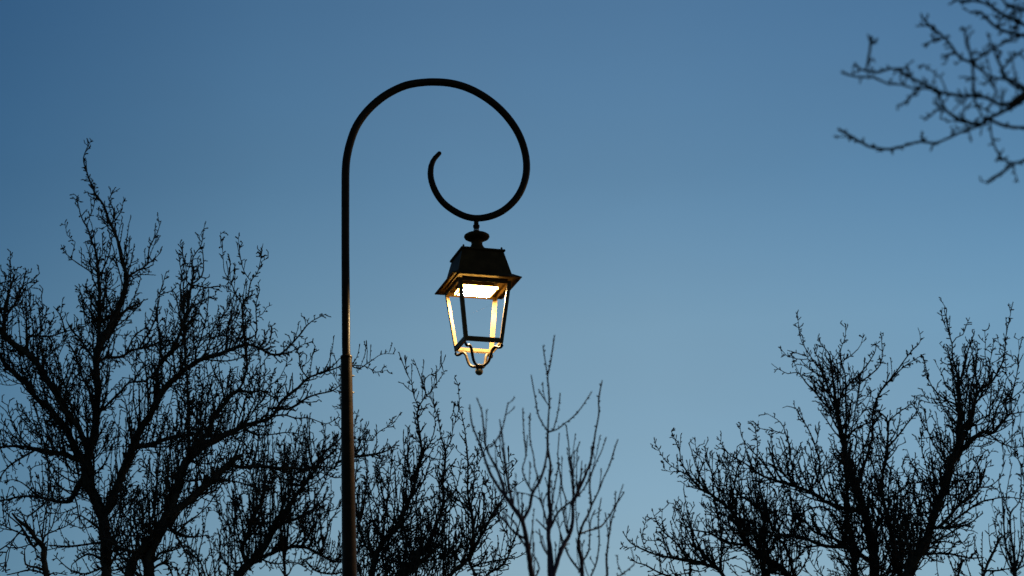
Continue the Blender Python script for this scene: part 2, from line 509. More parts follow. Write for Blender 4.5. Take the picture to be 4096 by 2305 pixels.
def grow_tree(name, D, limbs, style, seed, label, group, mat_twig=M_TWIG, mat_bark=M_BARK, base=None, trunk_r=None, density=1.0, thick=12.0, wide=1.0):
    limbs = [[[a, b, c * wide] for a, b, c in L] for L in limbs]
    rng = random.Random(seed)
    S = style
    P0 = at(limbs[0][0][0], limbs[0][0][1], D)
    ppm = D / FPX / math.cos(R(17))              # metres per photo pixel, roughly, at this tree
    # trunk down to the ground
    if base is None: base = (P0.x + rng.uniform(-.25, .25), D + rng.uniform(-.2, .2))
    foot = Vector((base[0], base[1], -0.02))
    big = MB(); fine = MB()
    r0 = limbs[0][0][2] * ppm
    rt = trunk_r or max(r0 * 1.35, 0.09)
    pts = []; rr = []
    for k in range(13):
        t = k / 12
        p = foot.lerp(P0, t) + Vector((math.sin(t * 3.1), math.cos(t * 4) - 1, 0)) * 0.10 * math.sin(math.pi * t)
        pts.append(p); rr.append((rt + (r0 - rt) * t) * (1 + 0.55 * math.exp(-t * 14)) * rng.uniform(.97, 1.03))
    big.tube(pts, rr, 14)
    samples = [(limbs[0][0][0], limbs[0][0][1], 0.0, limbs[0][0][2])]
    rngd = random.Random(seed + 7)
    jobs = []
    for li, L in enumerate(limbs):
        # join the start of this limb to the nearest earlier one
        x0, y0, w0 = L[0]
        best = min(samples, key=lambda s_: (s_[0] - x0) ** 2 + (s_[1] - y0) ** 2)
        dist = math.hypot(best[0] - x0, best[1] - y0)
        if li == 0:
            d_start = 0.0
        elif dist < 110:
            d_start = best[2]
            if dist > 2: L = [[best[0], best[1], min(w0 * 1.15, best[3])]] + L
        else:
            d_start = rngd.uniform(-.8, .8)
            # comes out of the trunk below the picture
            pj = at(x0, y0, D + d_start)
            q0 = pts[8]
            jr = w0 * ppm
            mid = (q0 + pj) / 2 + Vector((0, 0, -.15))
            cc = [(*q0, jr * 1.3), (*mid, jr * 1.15), (*pj, jr)]
            big.tube([c[:3] for c in cc], [c[3] for c in cc], 10)
        length = sum(math.dist(a[:2], b[:2]) for a, b in zip(L, L[1:]))
        sl = rngd.uniform(-S.slope, S.slope) if li else 0.12
        sp = spline([tuple(p) for p in L], 16)
        acc = 0; prev = None; P = []; Rr = []; ph = rngd.uniform(0, 6)
        for x, y, w in sp:
            if prev: acc += math.dist((x, y), prev)
            prev = (x, y)
            dep = d_start + sl * acc * ppm + math.sin(acc / 170 + ph) * 0.10 * min(1, acc / 150) - math.sin(ph) * 0.10 * min(1, acc / 150)
            samples.append((x, y, dep, w))
            jk = .25 if S.straight else .8
            jx = rng.gauss(0, jk * min(1.6, .25 + w * .10)); jy = rng.gauss(0, jk * min(1.2, .25 + w * .08))
            P.append(at(x + jx, y + jy, D + dep)); Rr.append(max(w, 1.1) * ppm * rng.uniform(.90, 1.13))
        w_max = max(p[2] for p in L)
        (big if w_max > thick * .45 else fine).tube(P, Rr, 12 if w_max > 8 else 7)
        jobs.append((P, Rr, L))

    vox = {}
    VS = 26 * ppm
    def key(p): return (int(p.x / VS), int(p.y / VS), int(p.z / VS))
    def crowded(p, lim): return vox.get(key(p), 0) >= lim
    for P, Rr, L in jobs:
        for p in P[::2]: vox[key(p)] = vox.get(key(p), 0) + 1

    def branch(p, d, length, r, lev, kind):
        """one twig: kinked polyline, then its own spurs and twiglets"""
        step = (9 if kind == 'spur' else 15) * ppm
        n = max(2, int(length / step))
        if kind == 'spur': step = min(step, length / 2)
        pp = [p.copy()]; ra = [r]; dd = d.normalized()
        kink = S.kink * (.75 if kind == 'spur' else (.30 if kind == 'shoot' or S.straight else .48))
        curve = rand_perp(rng, dd) * rng.uniform(0, .05)
        for i in range(n):
            upw = S.up * (1.9 if kind == 'shoot' else (1.0 if kind == 'twig' else .5))
            dd = (dd + rand_perp(rng, dd) * rng.uniform(0, kink) + UP * upw + curve).normalized()
            p = p + dd * step * rng.uniform(.75, 1.25)
            if i > 1 and kind == 'twig' and crowded(p, S.crowd + 2): break
            k_ = key(p); vox[k_] = vox.get(k_, 0) + 1
            pp.append(p.copy())
            t = (i + 1) / n
            rad = r * (1 - .55 * t) if kind != 'spur' else r * (1 - .25 * t)
            ra.append(max(rad * rng.uniform(.88, 1.15), S.rtip * ppm * .78))
        # bud at the end
        if len(pp) < 2: return
        pp.append(pp[-1] + dd * 4 * ppm); ra[-1] = max(ra[-1], S.rtip * ppm) * rng.uniform(1.0, S.bud * .75); ra.append(.5 * ppm)
        fine.tube(pp, ra, 4 if kind == 'spur' else 5, cap=False)
        if lev >= S.maxlev: return
        if kind == 'spur':
            if rng.random() < .55:
                i = rng.randrange(1, len(pp) - 1)
                branch(pp[i], (dd + rand_perp(rng, dd) * 1.1).normalized(), rng.uniform(.4, .8) * length, r * .85, lev + 1, 'spur')
            return
        walk = 0; gap = S.sub_gap * ppm
        nxt = gap * rng.uniform(.6, 1.6) + (length * .12 if lev == 0 else 0)
        for i in range(1, len(pp) - 1):
            walk += (pp[i] - pp[i - 1]).length
            if walk > nxt:
                nxt += gap * rng.uniform(.5, 1.6)
                t = i / len(pp)
                if crowded(pp[i], S.crowd): continue
                loc = (pp[i] - pp[i - 1]).normalized()
                side = rand_perp(rng, loc)
                if kind == 'shoot' or S.straight:
                    if rng.random() < .8:
                        branch(pp[i], (loc * .9 + side * .8), rng.uniform(3, 8) * ppm, S.rtip * ppm * 1.15, S.maxlev, 'spur')
                    elif rng.random() < .5 and length > 80 * ppm:
                        branch(pp[i], (loc * .9 + side * .6 + UP * .3), length * (1 - t) * rng.uniform(.4, .8), ra[i] * .8, lev + 1, kind)
                elif rng.random() < S.sub and length > 50 * ppm:
                    branch(pp[i], (loc * .7 + side * .9 + UP * .15), max(22 * ppm, length * (1 - t) * rng.uniform(.45, .9)), ra[i] * .85, lev + 1, 'twig')
                else:
                    branch(pp[i], (loc * .6 + side * 1.0 + UP * .15), rng.uniform(*S.spur) * ppm * .8, S.rspur * ppm * .9, lev + 1, 'spur')

    for P, Rr, L in jobs:
        walk = 0; nxt = 0
        tot = sum((P[i] - P[i - 1]).length for i in range(1, len(P)))
        for i in range(1, len(P)):
            seg = (P[i] - P[i - 1]).length
            walk += seg
            while walk > nxt:
                nxt += S.gap * ppm * rng.uniform(.4, 1.6) / density
                base_p = P[i - 1].lerp(P[i], rng.random())
                w = Rr[i]
                wp = w / ppm
                if wp > 16 and rng.random() < .2: continue
                fat = max(.30, min(1.2, .18 + wp * .10))
                if wp < 3.2 and not S.straight and rng.random() < .55: continue
                loc = (P[i] - P[i - 1]).normalized(); side = rand_perp(rng, loc)
                q = rng.random(); t = walk / tot
                if wp < 12 and crowded(base_p + side * (w + 14 * ppm), S.crowd - 1): continue
                taper = (1 - .35 * t) * (1 if S.straight else fat)
                if S.straight and t > .6 and q < S.p_shoot: continue
                if q < S.p_shoot:
                    branch(base_p, (loc * .5 + side * .5 + UP * .9), rng.uniform(*S.shoot) * ppm * taper, min(w * .6, S.rtwig * ppm), 1, 'shoot')
                elif q < S.p_shoot + S.p_twig * (1 if S.straight else (min(1.25, fat * 1.3) if wp > 3.6 else .25)):
                    if wp > 6 and not S.straight and rng.random() < S.long:
                        branch(base_p, (loc * .6 + side * .8 + UP * .45), rng.uniform(150, 400) * ppm * min(1, taper), min(w * .7, 3.6 * ppm), 0, 'twig')
                    else:
                        branch(base_p, (loc * .75 + side * 1.0 + UP * .2), rng.uniform(*S.twig) * ppm * taper, min(w * .7, S.rtwig * rng.uniform(.85, 1.3) * ppm), 1, 'twig')
                else:
                    branch(base_p + side * w * .5, (loc * .4 + side * 1.0 + UP * .2), rng.uniform(*S.spur) * ppm * (.75 if wp < 3 else 1), S.rspur * rng.uniform(.8, 1.3) * ppm, 1, 'spur')
    t = thing(name, foot, label, "tree", group)
    big.build("trunk", mat_bark, t, foot)
    fine.build("crown", mat_twig, t, foot)
    return t

GRP = "bare winter trees behind the lamp"
GN = Style()

# --- tall forked tree on the left
left = [
 limb(('B', [(950, 1470, 49), (945, 1150, 47), (925, 980, 50), (895, 860, 50), (840, 740, 46), (790, 620, 48), (775, 470, 46), (795, 330, 40), (840, 180, 36), (860, 0, 32)]),
      ('A', [(870, 1300, 30), (865, 1100, 30), (860, 1000, 32), (890, 850, 34), (960, 740, 32), (1010, 640, 30), (1060, 520, 27), (1100, 400, 26), (1130, 280, 22), (1120, 180, 20), (1085, 80, 18)]),
      ('L', [(865, 880, 13), (830, 780, 12), (790, 690, 10), (750, 580, 9), (690, 500, 8), (655, 410, 6), (625, 330, 5), (605, 240, 4), (645, 140, 3), (665, 108, 2)])),
 limb(('A', [(885, 860, 20), (885, 600, 18), (890, 400, 17), (880, 250, 15), (870, 100, 13), (850, 0, 11)]),
      ('L', [(690, 900, 8), (660, 830, 7), (640, 760, 6), (605, 700, 5), (580, 640, 4), (565, 570, 3.5), (525, 520, 2.5)])),
 limb(('L', [(710, 1100, 6), (620, 1040, 5), (515, 970, 4), (460, 910, 3), (442, 868, 2.5)])),
 limb(('L', [(515, 970, 3), (535, 900), (545, 850), (490, 800), (470, 705, 2)])),
 limb(('L', [(605, 700, 3), (660, 650), (685, 560), (680, 520, 2)])),
 limb(('L', [(700, 1010, 5), (740, 940), (745, 860), (740, 790, 2.5)])),
 limb(('L', [(720, 1100, 6), (770, 1000), (800, 900), (810, 800, 3)])),
 limb(('L', [(905, 1120, 9), (960, 1080), (1010, 1050), (1070, 1010, 6), (1080, 900), (1110, 840), (1140, 780), (1170, 695, 2.5)])),
 limb(('L', [(1070, 1010, 4), (1130, 960), (1160, 930), (1165, 900, 2)])),
 limb(('L', [(940, 1100, 5), (1030, 1085), (1130, 1090, 2.5)])),
 limb(('L', [(830, 700, 5), (880, 620), (895, 550, 2)])),
 limb(('L', [(820, 700, 6), (825, 620), (790, 540), (810, 500), (870, 460, 2.5)])),
 limb(('L', [(835, 1420, 14), (930, 1330, 9), (1000, 1305, 6), (1050, 1265, 2.5)])),
 # right stem of the fork
 limb(('B', [(915, 900, 44), (990, 810, 40), (1050, 640, 37), (1130, 450, 36), (1190, 290, 36), (1240, 160, 33), (1330, 30, 28)]),
      ('A', [(1430, 1300, 28), (1500, 1200, 26)]),
      ('C', [(0, 1150, 25), (100, 1060, 24), (250, 970, 21), (400, 930, 19), (520, 880, 17), (640, 845, 14), (740, 870, 12), (850, 930, 11), (940, 930, 9), (1030, 850, 8), (1120, 750, 7), (1190, 660, 5), (1270, 610, 4), (1350, 570, 3)])),
 limb(('C', [(940, 930, 6), (1060, 900, 5), (1130, 850, 4), (1220, 820, 2.5)])),
 limb(('B', [(1225, 285, 24), (1350, 280, 22), (1450, 240, 18)]), ('D', [(0, 205, 15), (130, 185, 12), (350, 190, 8), (520, 160, 6)])),
 limb(('A', [(1390, 1360, 20), (1400, 1200, 17), (1410, 1060, 17), (1490, 950, 16), (1562, 850, 15)]),
      ('C', [(60, 700, 14), (100, 600, 15), (130, 400, 13), (160, 260, 11), (165, 150, 8)]),
      ('L', [(1395, 1050, 6), (1400, 960, 5), (1450, 890, 4), (1470, 820, 3), (1480, 745, 2.5)])),
 limb(('C', [(165, 315, 8), (270, 335), (380, 325), (430, 320), (500, 335, 3)])),
 limb(('C', [(160, 300, 8), (240, 230), (255, 130), (245, 0, 4)])),
 limb(('C', [(110, 540, 8), (200, 480), (280, 440), (370, 400, 3)])),
 # left limbs
 limb(('B', [(790, 345, 30), (740, 220, 28), (690, 100, 26), (600, 0, 26)]), ('A', [(560, 1380, 26), (480, 1250, 26), (400, 1130, 27), (320, 1000, 27), (200, 890, 28), (100, 820, 25), (30, 750, 24), (-40, 680, 20)])),
 limb(('B', [(730, 410, 32), (650, 270, 30), (580, 110, 28), (500, 40, 26)]), ('A', [(450, 1420, 26), (330, 1330, 24), (250, 1200, 22), (140, 1110, 22), (50, 1030, 18), (0, 950, 15), (-60, 880, 12)])),
 limb(('A', [(30, 750, 16), (40, 600, 15), (50, 480, 12), (95, 330, 7), (130, 215, 4)])),
 limb(('A', [(-40, 520, 16), (-20, 420, 14), (0, 300, 8), (70, 285, 5), (130, 220, 3)])),
 limb(('A', [(240, 860, 14), (250, 780, 12), (310, 765, 9), (430, 775, 8), (550, 740, 7), (650, 710, 6), (750, 690, 5)])),
 limb(('A', [(235, 840, 9), (235, 640, 6), (240, 500, 4), (230, 330, 2.5)])),
 limb(('A', [(330, 770, 7), (330, 680), (310, 580, 4)])),
 limb(('A', [(340, 760, 7), (390, 660), (410, 570), (420, 505, 2.5)])),
 limb(('A', [(580, 735, 9), (560, 650, 7), (530, 570, 5), (475, 505, 3)])),
 limb(('A', [(540, 590, 4), (550, 530), (555, 465, 2)])),
 limb(('A', [(880, 620, 12), (780, 600, 9), (740, 500), (730, 400, 5), (690, 330, 3)])),
 limb(('A', [(890, 500, 7), (830, 420), (770, 350), (760, 300, 3)])),
 limb(('A', [(860, 1000, 14), (780, 900, 12), (720, 800, 9), (640, 720, 7), (590, 620, 4)])),
 limb(('A', [(1050, 560, 20), (980, 600, 18), (900, 640, 14), (830, 640, 9)])),
 limb(('B', [(720, 420, 24), (560, 360, 22), (420, 335, 18), (300, 310, 14), (150, 290, 12), (0, 300, 10), (-80, 320, 8)])),
 limb(('B', [(310, 325, 12), (200, 390, 10), (80, 470, 8), (20, 540, 7), (-20, 620, 6)])),
 limb(('B', [(745, 560, 28), (685, 680, 27), (630, 770, 24), (560, 790, 16), (450, 770, 13), (340, 740, 11), (200, 740, 9), (0, 780, 8), (-60, 790, 6)])),
 limb(('B', [(420, 775, 9), (340, 850, 8), (240, 915, 7), (140, 845, 3)])),
 limb(('B', [(330, 735, 7), (230, 640), (130, 590), (30, 600, 3)])),
 limb(('B', [(430, 760, 6), (430, 600), (430, 470, 5), (480, 400, 4)])),
 limb(('B', [(320, 720, 6), (270, 560), (290, 480), (400, 450, 3)])),
 limb(('B', [(890, 1150, 12), (760, 1170, 9), (600, 1185, 8), (430, 1175, 6)])),
 limb(('B', [(880, 1020, 14), (800, 960, 8), (700, 900, 6), (600, 900, 3)])),
 limb(('A', [(890, 1000, 15), (950, 960, 13), (1080, 955, 12), (1180, 895, 11), (1300, 870, 9), (1420, 830, 7), (1500, 800, 5)])),
 limb(('A', [(1250, 870, 9), (1370, 660, 7), (1410, 500, 6), (1430, 380, 5), (1470, 250, 4), (1480, 210, 3)])),
 limb(('A', [(1130, 920, 8), (1200, 770, 7), (1300, 690, 5), (1370, 560, 3), (1390, 480)])),
 limb(('A', [(1430, 400, 4), (1520, 370), (1562, 380, 3)])),
 limb(('A', [(890, 1450, 12), (970, 1370, 11), (1080, 1260, 10), (1150, 1185, 10), (1300, 1170, 8), (1380, 1100, 7)])),
 limb(('B', [(845, 545, 9), (930, 450, 8), (1000, 300, 5), (1040, 180, 4)])),
 limb(('A', [(840, 1450, 12), (790, 1250, 10), (720, 1100, 9), (680, 950, 8), (620, 850, 6), (570, 800, 3)])),
 limb(('A', [(520, 1330, 8), (530, 1150, 6), (500, 1000, 4), (430, 800, 3)])),
 limb(('B', [(900, 1300, 12), (800, 1250), (700, 1300), (640, 1350, 4)])),
 limb(('B', [(955, 1250, 14), (1080, 1180, 10), (1180, 1040, 7), (1210, 900, 5), (1260, 760, 3)])),
 limb(('B', [(950, 1330, 12), (1050, 1300, 9), (1130, 1380, 6), (1250, 1440, 4)])),
 limb(('B', [(900, 1380, 10), (760, 1430), (640, 1400), (560, 1340), (480, 1260, 3)])),
 limb(('B', [(930, 1000, 10), (1060, 850), (1100, 700), (1180, 560), (1270, 470, 3)])),
 limb(('A', [(1380, 1090, 12), (1420, 1110, 10), (1460, 1110, 5)])),
]
grow_tree("bare_tree", 26.0, left, Style(gap=5.6, p_twig=.34, sub=.36, kink=.28, spur=(10, 30), crowd=7), 11,
          "tallest bare tree at the left, forked trunk whose thin tip rises above all the others", GRP)

# --- leaning tree in front of it, its boughs reaching to the lamp pole
lean = [
 limb(('B', [(1335, 1480, 46), (1330, 1300, 46), (1380, 1150, 46), (1480, 950, 46), (1545, 760, 42)]),
      ('D', [(60, 520, 40), (110, 420, 36), (220, 310, 36), (350, 240, 32), (500, 165, 26), (640, 100, 22), (760, 70, 17), (870, 20, 14)]),
      ('C', [(950, 1350, 13), (1100, 1230, 12), (1180, 1150, 10), (1290, 1100, 8), (1380, 1060, 6), (1470, 970, 4)])),
 limb(('B', [(1160, 1480, 40), (1200, 1300, 40), (1330, 1150, 36)])),
 limb(('D', [(80, 480, 26), (150, 330, 22), (250, 220, 18), (340, 50, 15)]), ('C', [(400, 1440, 16), (480, 1310, 17), (560, 1260, 14), (700, 1270, 10), (760, 1250, 8), (850, 1300, 7), (930, 1330, 6)])),
 limb(('C', [(560, 1260, 10), (610, 1180, 10), (640, 1050, 10), (635, 950, 11), (630, 850, 10), (615, 700, 9), (600, 500, 7), (650, 420, 6), (680, 280, 5), (740, 190, 4), (780, 0, 3)]), ('L', [(1885, 960, 2.5), (1908, 860, 2)])),
 limb(('C', [(680, 280, 4), (620, 200), (590, 100), (575, 0, 3)]), ('L', [(1735, 900, 2.2), (1728, 815, 2)])),
 limb(('C', [(600, 490, 6), (530, 370), (500, 290), (440, 190), (425, 0, 3)]), ('L', [(1600, 860, 2.2), (1600, 775, 2)])),
 limb(('C', [(490, 300, 4), (460, 250), (520, 180), (545, 130, 2.5)])),
 limb(('C', [(625, 800, 9), (720, 760, 7), (725, 600, 5), (720, 500), (740, 420), (755, 350), (740, 285, 2.5)])),
 limb(('C', [(730, 600, 4), (780, 570), (820, 510), (865, 490, 2.5)])),
 limb(('C', [(610, 780, 7), (540, 830), (460, 770, 5), (370, 770), (330, 740), (300, 800, 3)])),
 limb(('C', [(470, 700, 4), (520, 560), (540, 450, 3)])),
 limb(('D', [(125, 420, 15), (120, 300, 12), (122, 200, 12), (120, 0, 12)]), ('C', [(110, 1200, 12), (95, 1000, 10), (90, 850, 9), (88, 650, 8), (75, 350, 6), (70, 260, 5), (40, 90, 4)]), ('L', [(1330, 950, 3), (1305, 855, 2)])),
 limb(('C', [(80, 300, 4), (100, 180), (60, 20)]), ('L', [(1310, 960, 2.5)])),
 limb(('D', [(70, 380, 8), (65, 200, 6), (60, 0, 5)]), ('C', [(60, 1300, 4), (40, 1200, 3)])),
 limb(('D', [(-60, 990, 36), (0, 870, 34), (130, 770, 32), (300, 620, 30), (400, 530, 27), (480, 440, 22), (560, 390, 18), (606, 372, 12)])),
 limb(('D', [(470, 460, 20), (620, 480, 17), (760, 470, 17), (950, 490, 16), (1060, 480, 13), (1160, 500, 11), (1300, 470, 8), (1450, 500, 6)])),
 limb(('D', [(120, 600, 10), (300, 585, 8), (480, 600, 7), (600, 620, 6), (700, 660, 5), (780, 695, 4)])),
 limb(('D', [(380, 590, 6), (440, 630), (520, 590), (640, 500, 4)])),
 limb(('D', [(-20, 1050, 16), (60, 1090, 13), (150, 1100, 8), (300, 1085, 4)])),
 limb(('D', [(20, 1060, 10), (130, 960, 6), (230, 910, 4)])),
 limb(('D', [(620, 130, 14), (700, 180, 9), (820, 190, 7), (980, 170, 5), (1100, 180, 4)])),
 limb(('D', [(550, 230, 7), (620, 260), (680, 330), (830, 330, 5)])),
 limb(('D', [(860, 30, 9), (960, 10, 8), (1080, 40, 6), (1200, 40, 5), (1350, 90, 4), (1460, 30, 4)])),
 limb(('C', [(880, 1400, 12), (1000, 1420, 12), (1090, 1380, 11), (1180, 1320, 9), (1300, 1280, 7), (1400, 1260, 6), (1480, 1200, 4)])),
 limb(('C', [(1180, 1140, 7), (1120, 1050, 6), (1110, 950, 5), (1080, 870, 3)])),
 limb(('C', [(1120, 1040, 4), (1190, 1000), (1250, 900, 2.5)])),
 limb(('C', [(1380, 1070, 6), (1385, 1000), (1385, 920, 3)])),
 limb(('C', [(1290, 1110, 8), (1450, 1050, 7), (1560, 1030, 6), (1640, 1060, 5), (1750, 990, 4), (1850, 930, 3), (1960, 930, 2)])),
 limb(('C', [(1560, 1030, 5), (1700, 1040, 4), (1800, 1090, 3), (1900, 1070, 2)])),
 limb(('C', [(1000, 1290, 7), (980, 1200), (880, 1290, 5), (830, 1200), (760, 1100, 3)])),
 limb(('C', [(860, 1200, 4), (930, 1150), (990, 1030), (1010, 940, 2.5)])),
 limb(('B', [(1390, 1000, 12), (1380, 800), (1400, 600, 9), (1420, 400), (1440, 200, 5)])),
 limb(('B', [(1340, 1100, 9), (1330, 850), (1310, 650), (1340, 450, 5)])),
 limb(('B', [(1480, 900, 9), (1480, 700), (1500, 500), (1520, 300, 4)])),
 limb(('B', [(1250, 1200, 10), (1210, 1000), (1200, 800), (1230, 640, 4)])),
 limb(('B', [(1340, 1400, 12), (1480, 1330, 10), (1540, 1450, 8)])),
 limb(('B', [(1330, 1290, 20), (1200, 1240, 16), (1080, 1200, 12), (980, 1130, 8), (900, 1120, 5)])),
 limb(('B', [(1350, 1230, 14), (1240, 1100, 10), (1130, 1090, 8), (1030, 1040, 5)])),
 limb(('B', [(1200, 1330, 14), (1100, 1380, 10), (1000, 1400, 6)])),
 limb(('B', [(1330, 1400, 14), (1420, 1250, 12), (1540, 1220, 8)]), ('D', [(80, 1180, 5), (170, 1230, 4)])),
 limb(('D', [(0, 1060, 10), (60, 1180, 8), (150, 1300, 6), (230, 1440, 4)])),
 limb(('D', [(40, 1130, 8), (110, 1290, 6), (120, 1440, 5)])),
 limb(('B', [(1180, 1350, 10), (1060, 1250), (1020, 1100), (990, 950, 3)])),
 limb(('E', [(-120, 440, 14), (30, 390, 12), (200, 365, 10), (330, 330, 7), (440, 240, 4)])),
 limb(('E', [(30, 230, 5), (180, 240), (260, 160, 4), (380, 90), (440, 10, 2.5)])),
]
grow_tree("bare_tree", 24.0, lean, Style(gap=5.4, p_twig=.36, sub=.36, kink=.26, spur=(10, 28), p_shoot=.11, shoot=(130, 330), crowd=7), 23,
          "leaning bare tree left of the pole, with a short sawn-off bough stub", GRP)

# --- small stunted tree low at the left edge
stunt = [
 limb(('B', [(415, 1470, 26), (395, 1300, 24), (392, 1200, 24), (340, 1150, 20), (280, 1050, 17), (200, 980, 15), (150, 940, 12), (108, 888, 8)])),
 limb(('B', [(300, 1190, 14), (250, 1110, 12), (180, 1000, 9), (90, 920, 5), (20, 850, 3)])),
 limb(('B', [(395, 1170, 14), (320, 1110, 12), (260, 1020, 10), (215, 940, 8)])),
 limb(('B', [(385, 1160, 7), (350, 1000, 5), (320, 860, 3)])),
 limb(('B', [(400, 1400, 14), (320, 1370, 10), (230, 1345, 9), (220, 1200, 3)])),
 limb(('B', [(360, 1290, 8), (330, 1280), (345, 1250, 4)])),
 limb(('B', [(405, 1430, 10), (270, 1395, 8), (150, 1420, 6), (60, 1440, 5)])),
 limb(('B', [(200, 1030, 6), (100, 1140, 6), (0, 1215, 6), (-60, 1240, 5)])),
 limb(('B', [(420, 1440, 6), (500, 1420), (600, 1440, 4)])),
 limb(('B', [(270, 1165, 5), (160, 1200), (80, 1200), (50, 1300), (50, 1420, 5)])),
 limb(('B', [(350, 970, 4), (420, 920), (460, 850), (520, 850, 2)])),
 limb(('B', [(150, 1080, 4), (90, 1200), (60, 1330), (0, 1400, 4)])),
]
grow_tree("bare_tree", 22.0, stunt, Style(gap=14, p_twig=.22, twig=(30, 90), p_shoot=.04), 31,
          "small stunted bare tree low at the left edge with a blunt broken top", GRP)

# --- dense tree directly behind the pole's foot
dense = [
 limb(('D', [(540, 1480, 36), (620, 1380, 34), (720, 1280, 32), (810, 1170, 30), (900, 980, 26), (1000, 850, 22), (1100, 700, 18), (1180, 600, 15), (1250, 500, 13), (1330, 350, 11), (1450, 250, 8), (1540, 130, 5)])),
 limb(('D', [(640, 1340, 20), (600, 1210, 18), (640, 1090, 16), (720, 900, 13), (790, 730, 11), (850, 580, 8), (885, 520, 6), (960, 350, 4)])),
 limb(('D', [(780, 1280, 18), (900, 1230, 16), (1000, 1195, 15), (1150, 1190, 13), (1300, 1260, 12), (1420, 1330, 9)])),
 limb(('D', [(1180, 620, 14), (1080, 640, 13), (1020, 600, 11), (1000, 540, 8), (960, 430, 5)])),
 limb(('D', [(985, 1480, 12), (970, 1250, 12), (960, 1100, 9), (920, 950, 6)])),
 limb(('D', [(840, 1020, 14), (1050, 950, 13), (1180, 890, 11), (1300, 800, 7), (1420, 700, 4)])),
 limb(('D', [(1100, 950, 7), (1170, 970, 5), (1260, 960, 3)])),
 limb(('D', [(1240, 520, 9), (1200, 380, 7), (1180, 250, 5), (1130, 100, 3)])),
 limb(('D', [(1330, 360, 7), (1340, 200, 5), (1310, 60, 3)])),
 limb(('D', [(1290, 470, 7), (1390, 560), (1470, 570, 5), (1560, 560), (1650, 500, 3)])),
 limb(('D', [(1140, 900, 9), (1260, 740, 7), (1340, 600, 5), (1400, 450, 3)])),
 limb(('D', [(1200, 1200, 10), (1240, 1020, 8), (1300, 900, 6), (1440, 850, 4), (1560, 760, 3)])),
 limb(('D', [(1150, 1190, 9), (1150, 1050, 7), (1080, 900, 5), (1070, 780, 3)])),
 limb(('D', [(1300, 1270, 10), (1350, 1100, 8), (1390, 950, 6), (1480, 860, 4)])),
 limb(('D', [(700, 1290, 9), (520, 1330, 7), (510, 1150, 6), (480, 1000, 5), (400, 900, 4), (340, 860, 2.5)])),
 limb(('D', [(500, 1020, 5), (420, 920), (370, 780), (290, 690, 2.5)])),
 limb(('D', [(510, 1090, 5), (540, 950), (540, 820), (470, 700, 3), (440, 640)])),
 limb(('D', [(530, 1400, 8), (430, 1310, 6), (370, 1200, 5), (310, 1130, 2.5)])),
 limb(('D', [(90, 1500, 8), (135, 1320, 7), (110, 1150, 6), (60, 1030, 4), (90, 870, 3)])),
 limb(('D', [(210, 1500, 8), (205, 1290, 7), (240, 1130, 5), (250, 1000, 4), (240, 840, 2.5)])),
 limb(('D', [(280, 1500, 8), (200, 1270, 7), (110, 1180, 5), (0, 1110, 3)])),
 limb(('D', [(300, 1480, 7), (270, 1330, 6), (320, 1240, 4), (370, 1170, 2.5)])),
 limb(('D', [(30, 1500, 8), (20, 1400, 7), (-60, 1330, 5), (-90, 1200, 3)])),
 limb(('D', [(350, 1500, 7), (350, 1380, 6), (330, 1250, 5), (290, 1040, 3)])),
 limb(('D', [(600, 1250, 7), (560, 1060, 6), (530, 900, 5), (525, 760, 4), (500, 640, 2.5)])),
 limb(('D', [(470, 1450, 7), (480, 1250, 6), (430, 1000, 5), (380, 860, 4), (360, 650, 2.5)])),
 limb(('D', [(420, 1480, 6), (390, 1350), (400, 1230), (400, 1080), (350, 1060, 3)])),
 limb(('D', [(640, 1010, 6), (600, 900), (600, 740, 3)])),
 limb(('D', [(700, 920, 6), (690, 850), (640, 800, 3)])),
 limb(('D', [(840, 1120, 8), (850, 950), (870, 800), (860, 650), (900, 560, 3)])),
 limb(('D', [(900, 990, 9), (960, 830, 7), (1020, 720, 6), (1010, 560, 5), (1060, 380, 4), (1080, 200, 3)])),
 limb(('D', [(1000, 850, 8), (1130, 640, 6), (1160, 480, 5), (1130, 330, 4), (1180, 120, 3)])),
 limb(('D', [(1100, 700, 8), (1280, 600, 6), (1400, 480, 5), (1440, 330, 4), (1420, 150, 3)])),
 limb(('D', [(860, 1100, 8), (800, 950, 6), (760, 800, 5), (790, 640, 4), (740, 480, 3)])),
 limb(('D', [(740, 1290, 8), (900, 1340, 7), (1080, 1330, 6), (1230, 1420, 4)])),
 limb(('D', [(1300, 1260, 8), (1240, 1100, 6), (1330, 960, 5), (1330, 800, 4)])),
 limb(('D', [(1420, 1330, 9), (1500, 1250, 8), (1560, 1130, 7), (1620, 1000, 6), (1660, 850, 5), (1700, 700, 4), (1750, 560, 3)])),
 limb(('D', [(1400, 1310, 8), (1520, 1320, 7), (1640, 1220, 7), (1760, 1120, 6), (1840, 1000, 4), (1900, 860, 3)])),
 limb(('D', [(1150, 1300, 9), (1250, 1400, 8), (1400, 1430, 8), (1560, 1400, 7), (1700, 1360, 6), (1850, 1290, 4)])),
 limb(('E', [(60, 1100, 8), (100, 900, 7), (140, 700, 6), (150, 500, 5), (130, 320, 4), (110, 160, 3), (90, 60, 2)])),
 limb(('E', [(120, 800, 6), (220, 640, 5), (260, 500, 4), (330, 420, 3), (400, 300, 2)])),
 limb(('E', [(70, 960, 6), (40, 700, 5), (60, 450, 4), (40, 150, 3), (60, 0, 2)])),
 limb(('E', [(240, 620, 4), (340, 580), (420, 480), (500, 330), (570, 220, 2)])),
 limb(('C', [(1480, 1420, 5), (1500, 1300), (1450, 1180), (1400, 1100, 2)])),
]
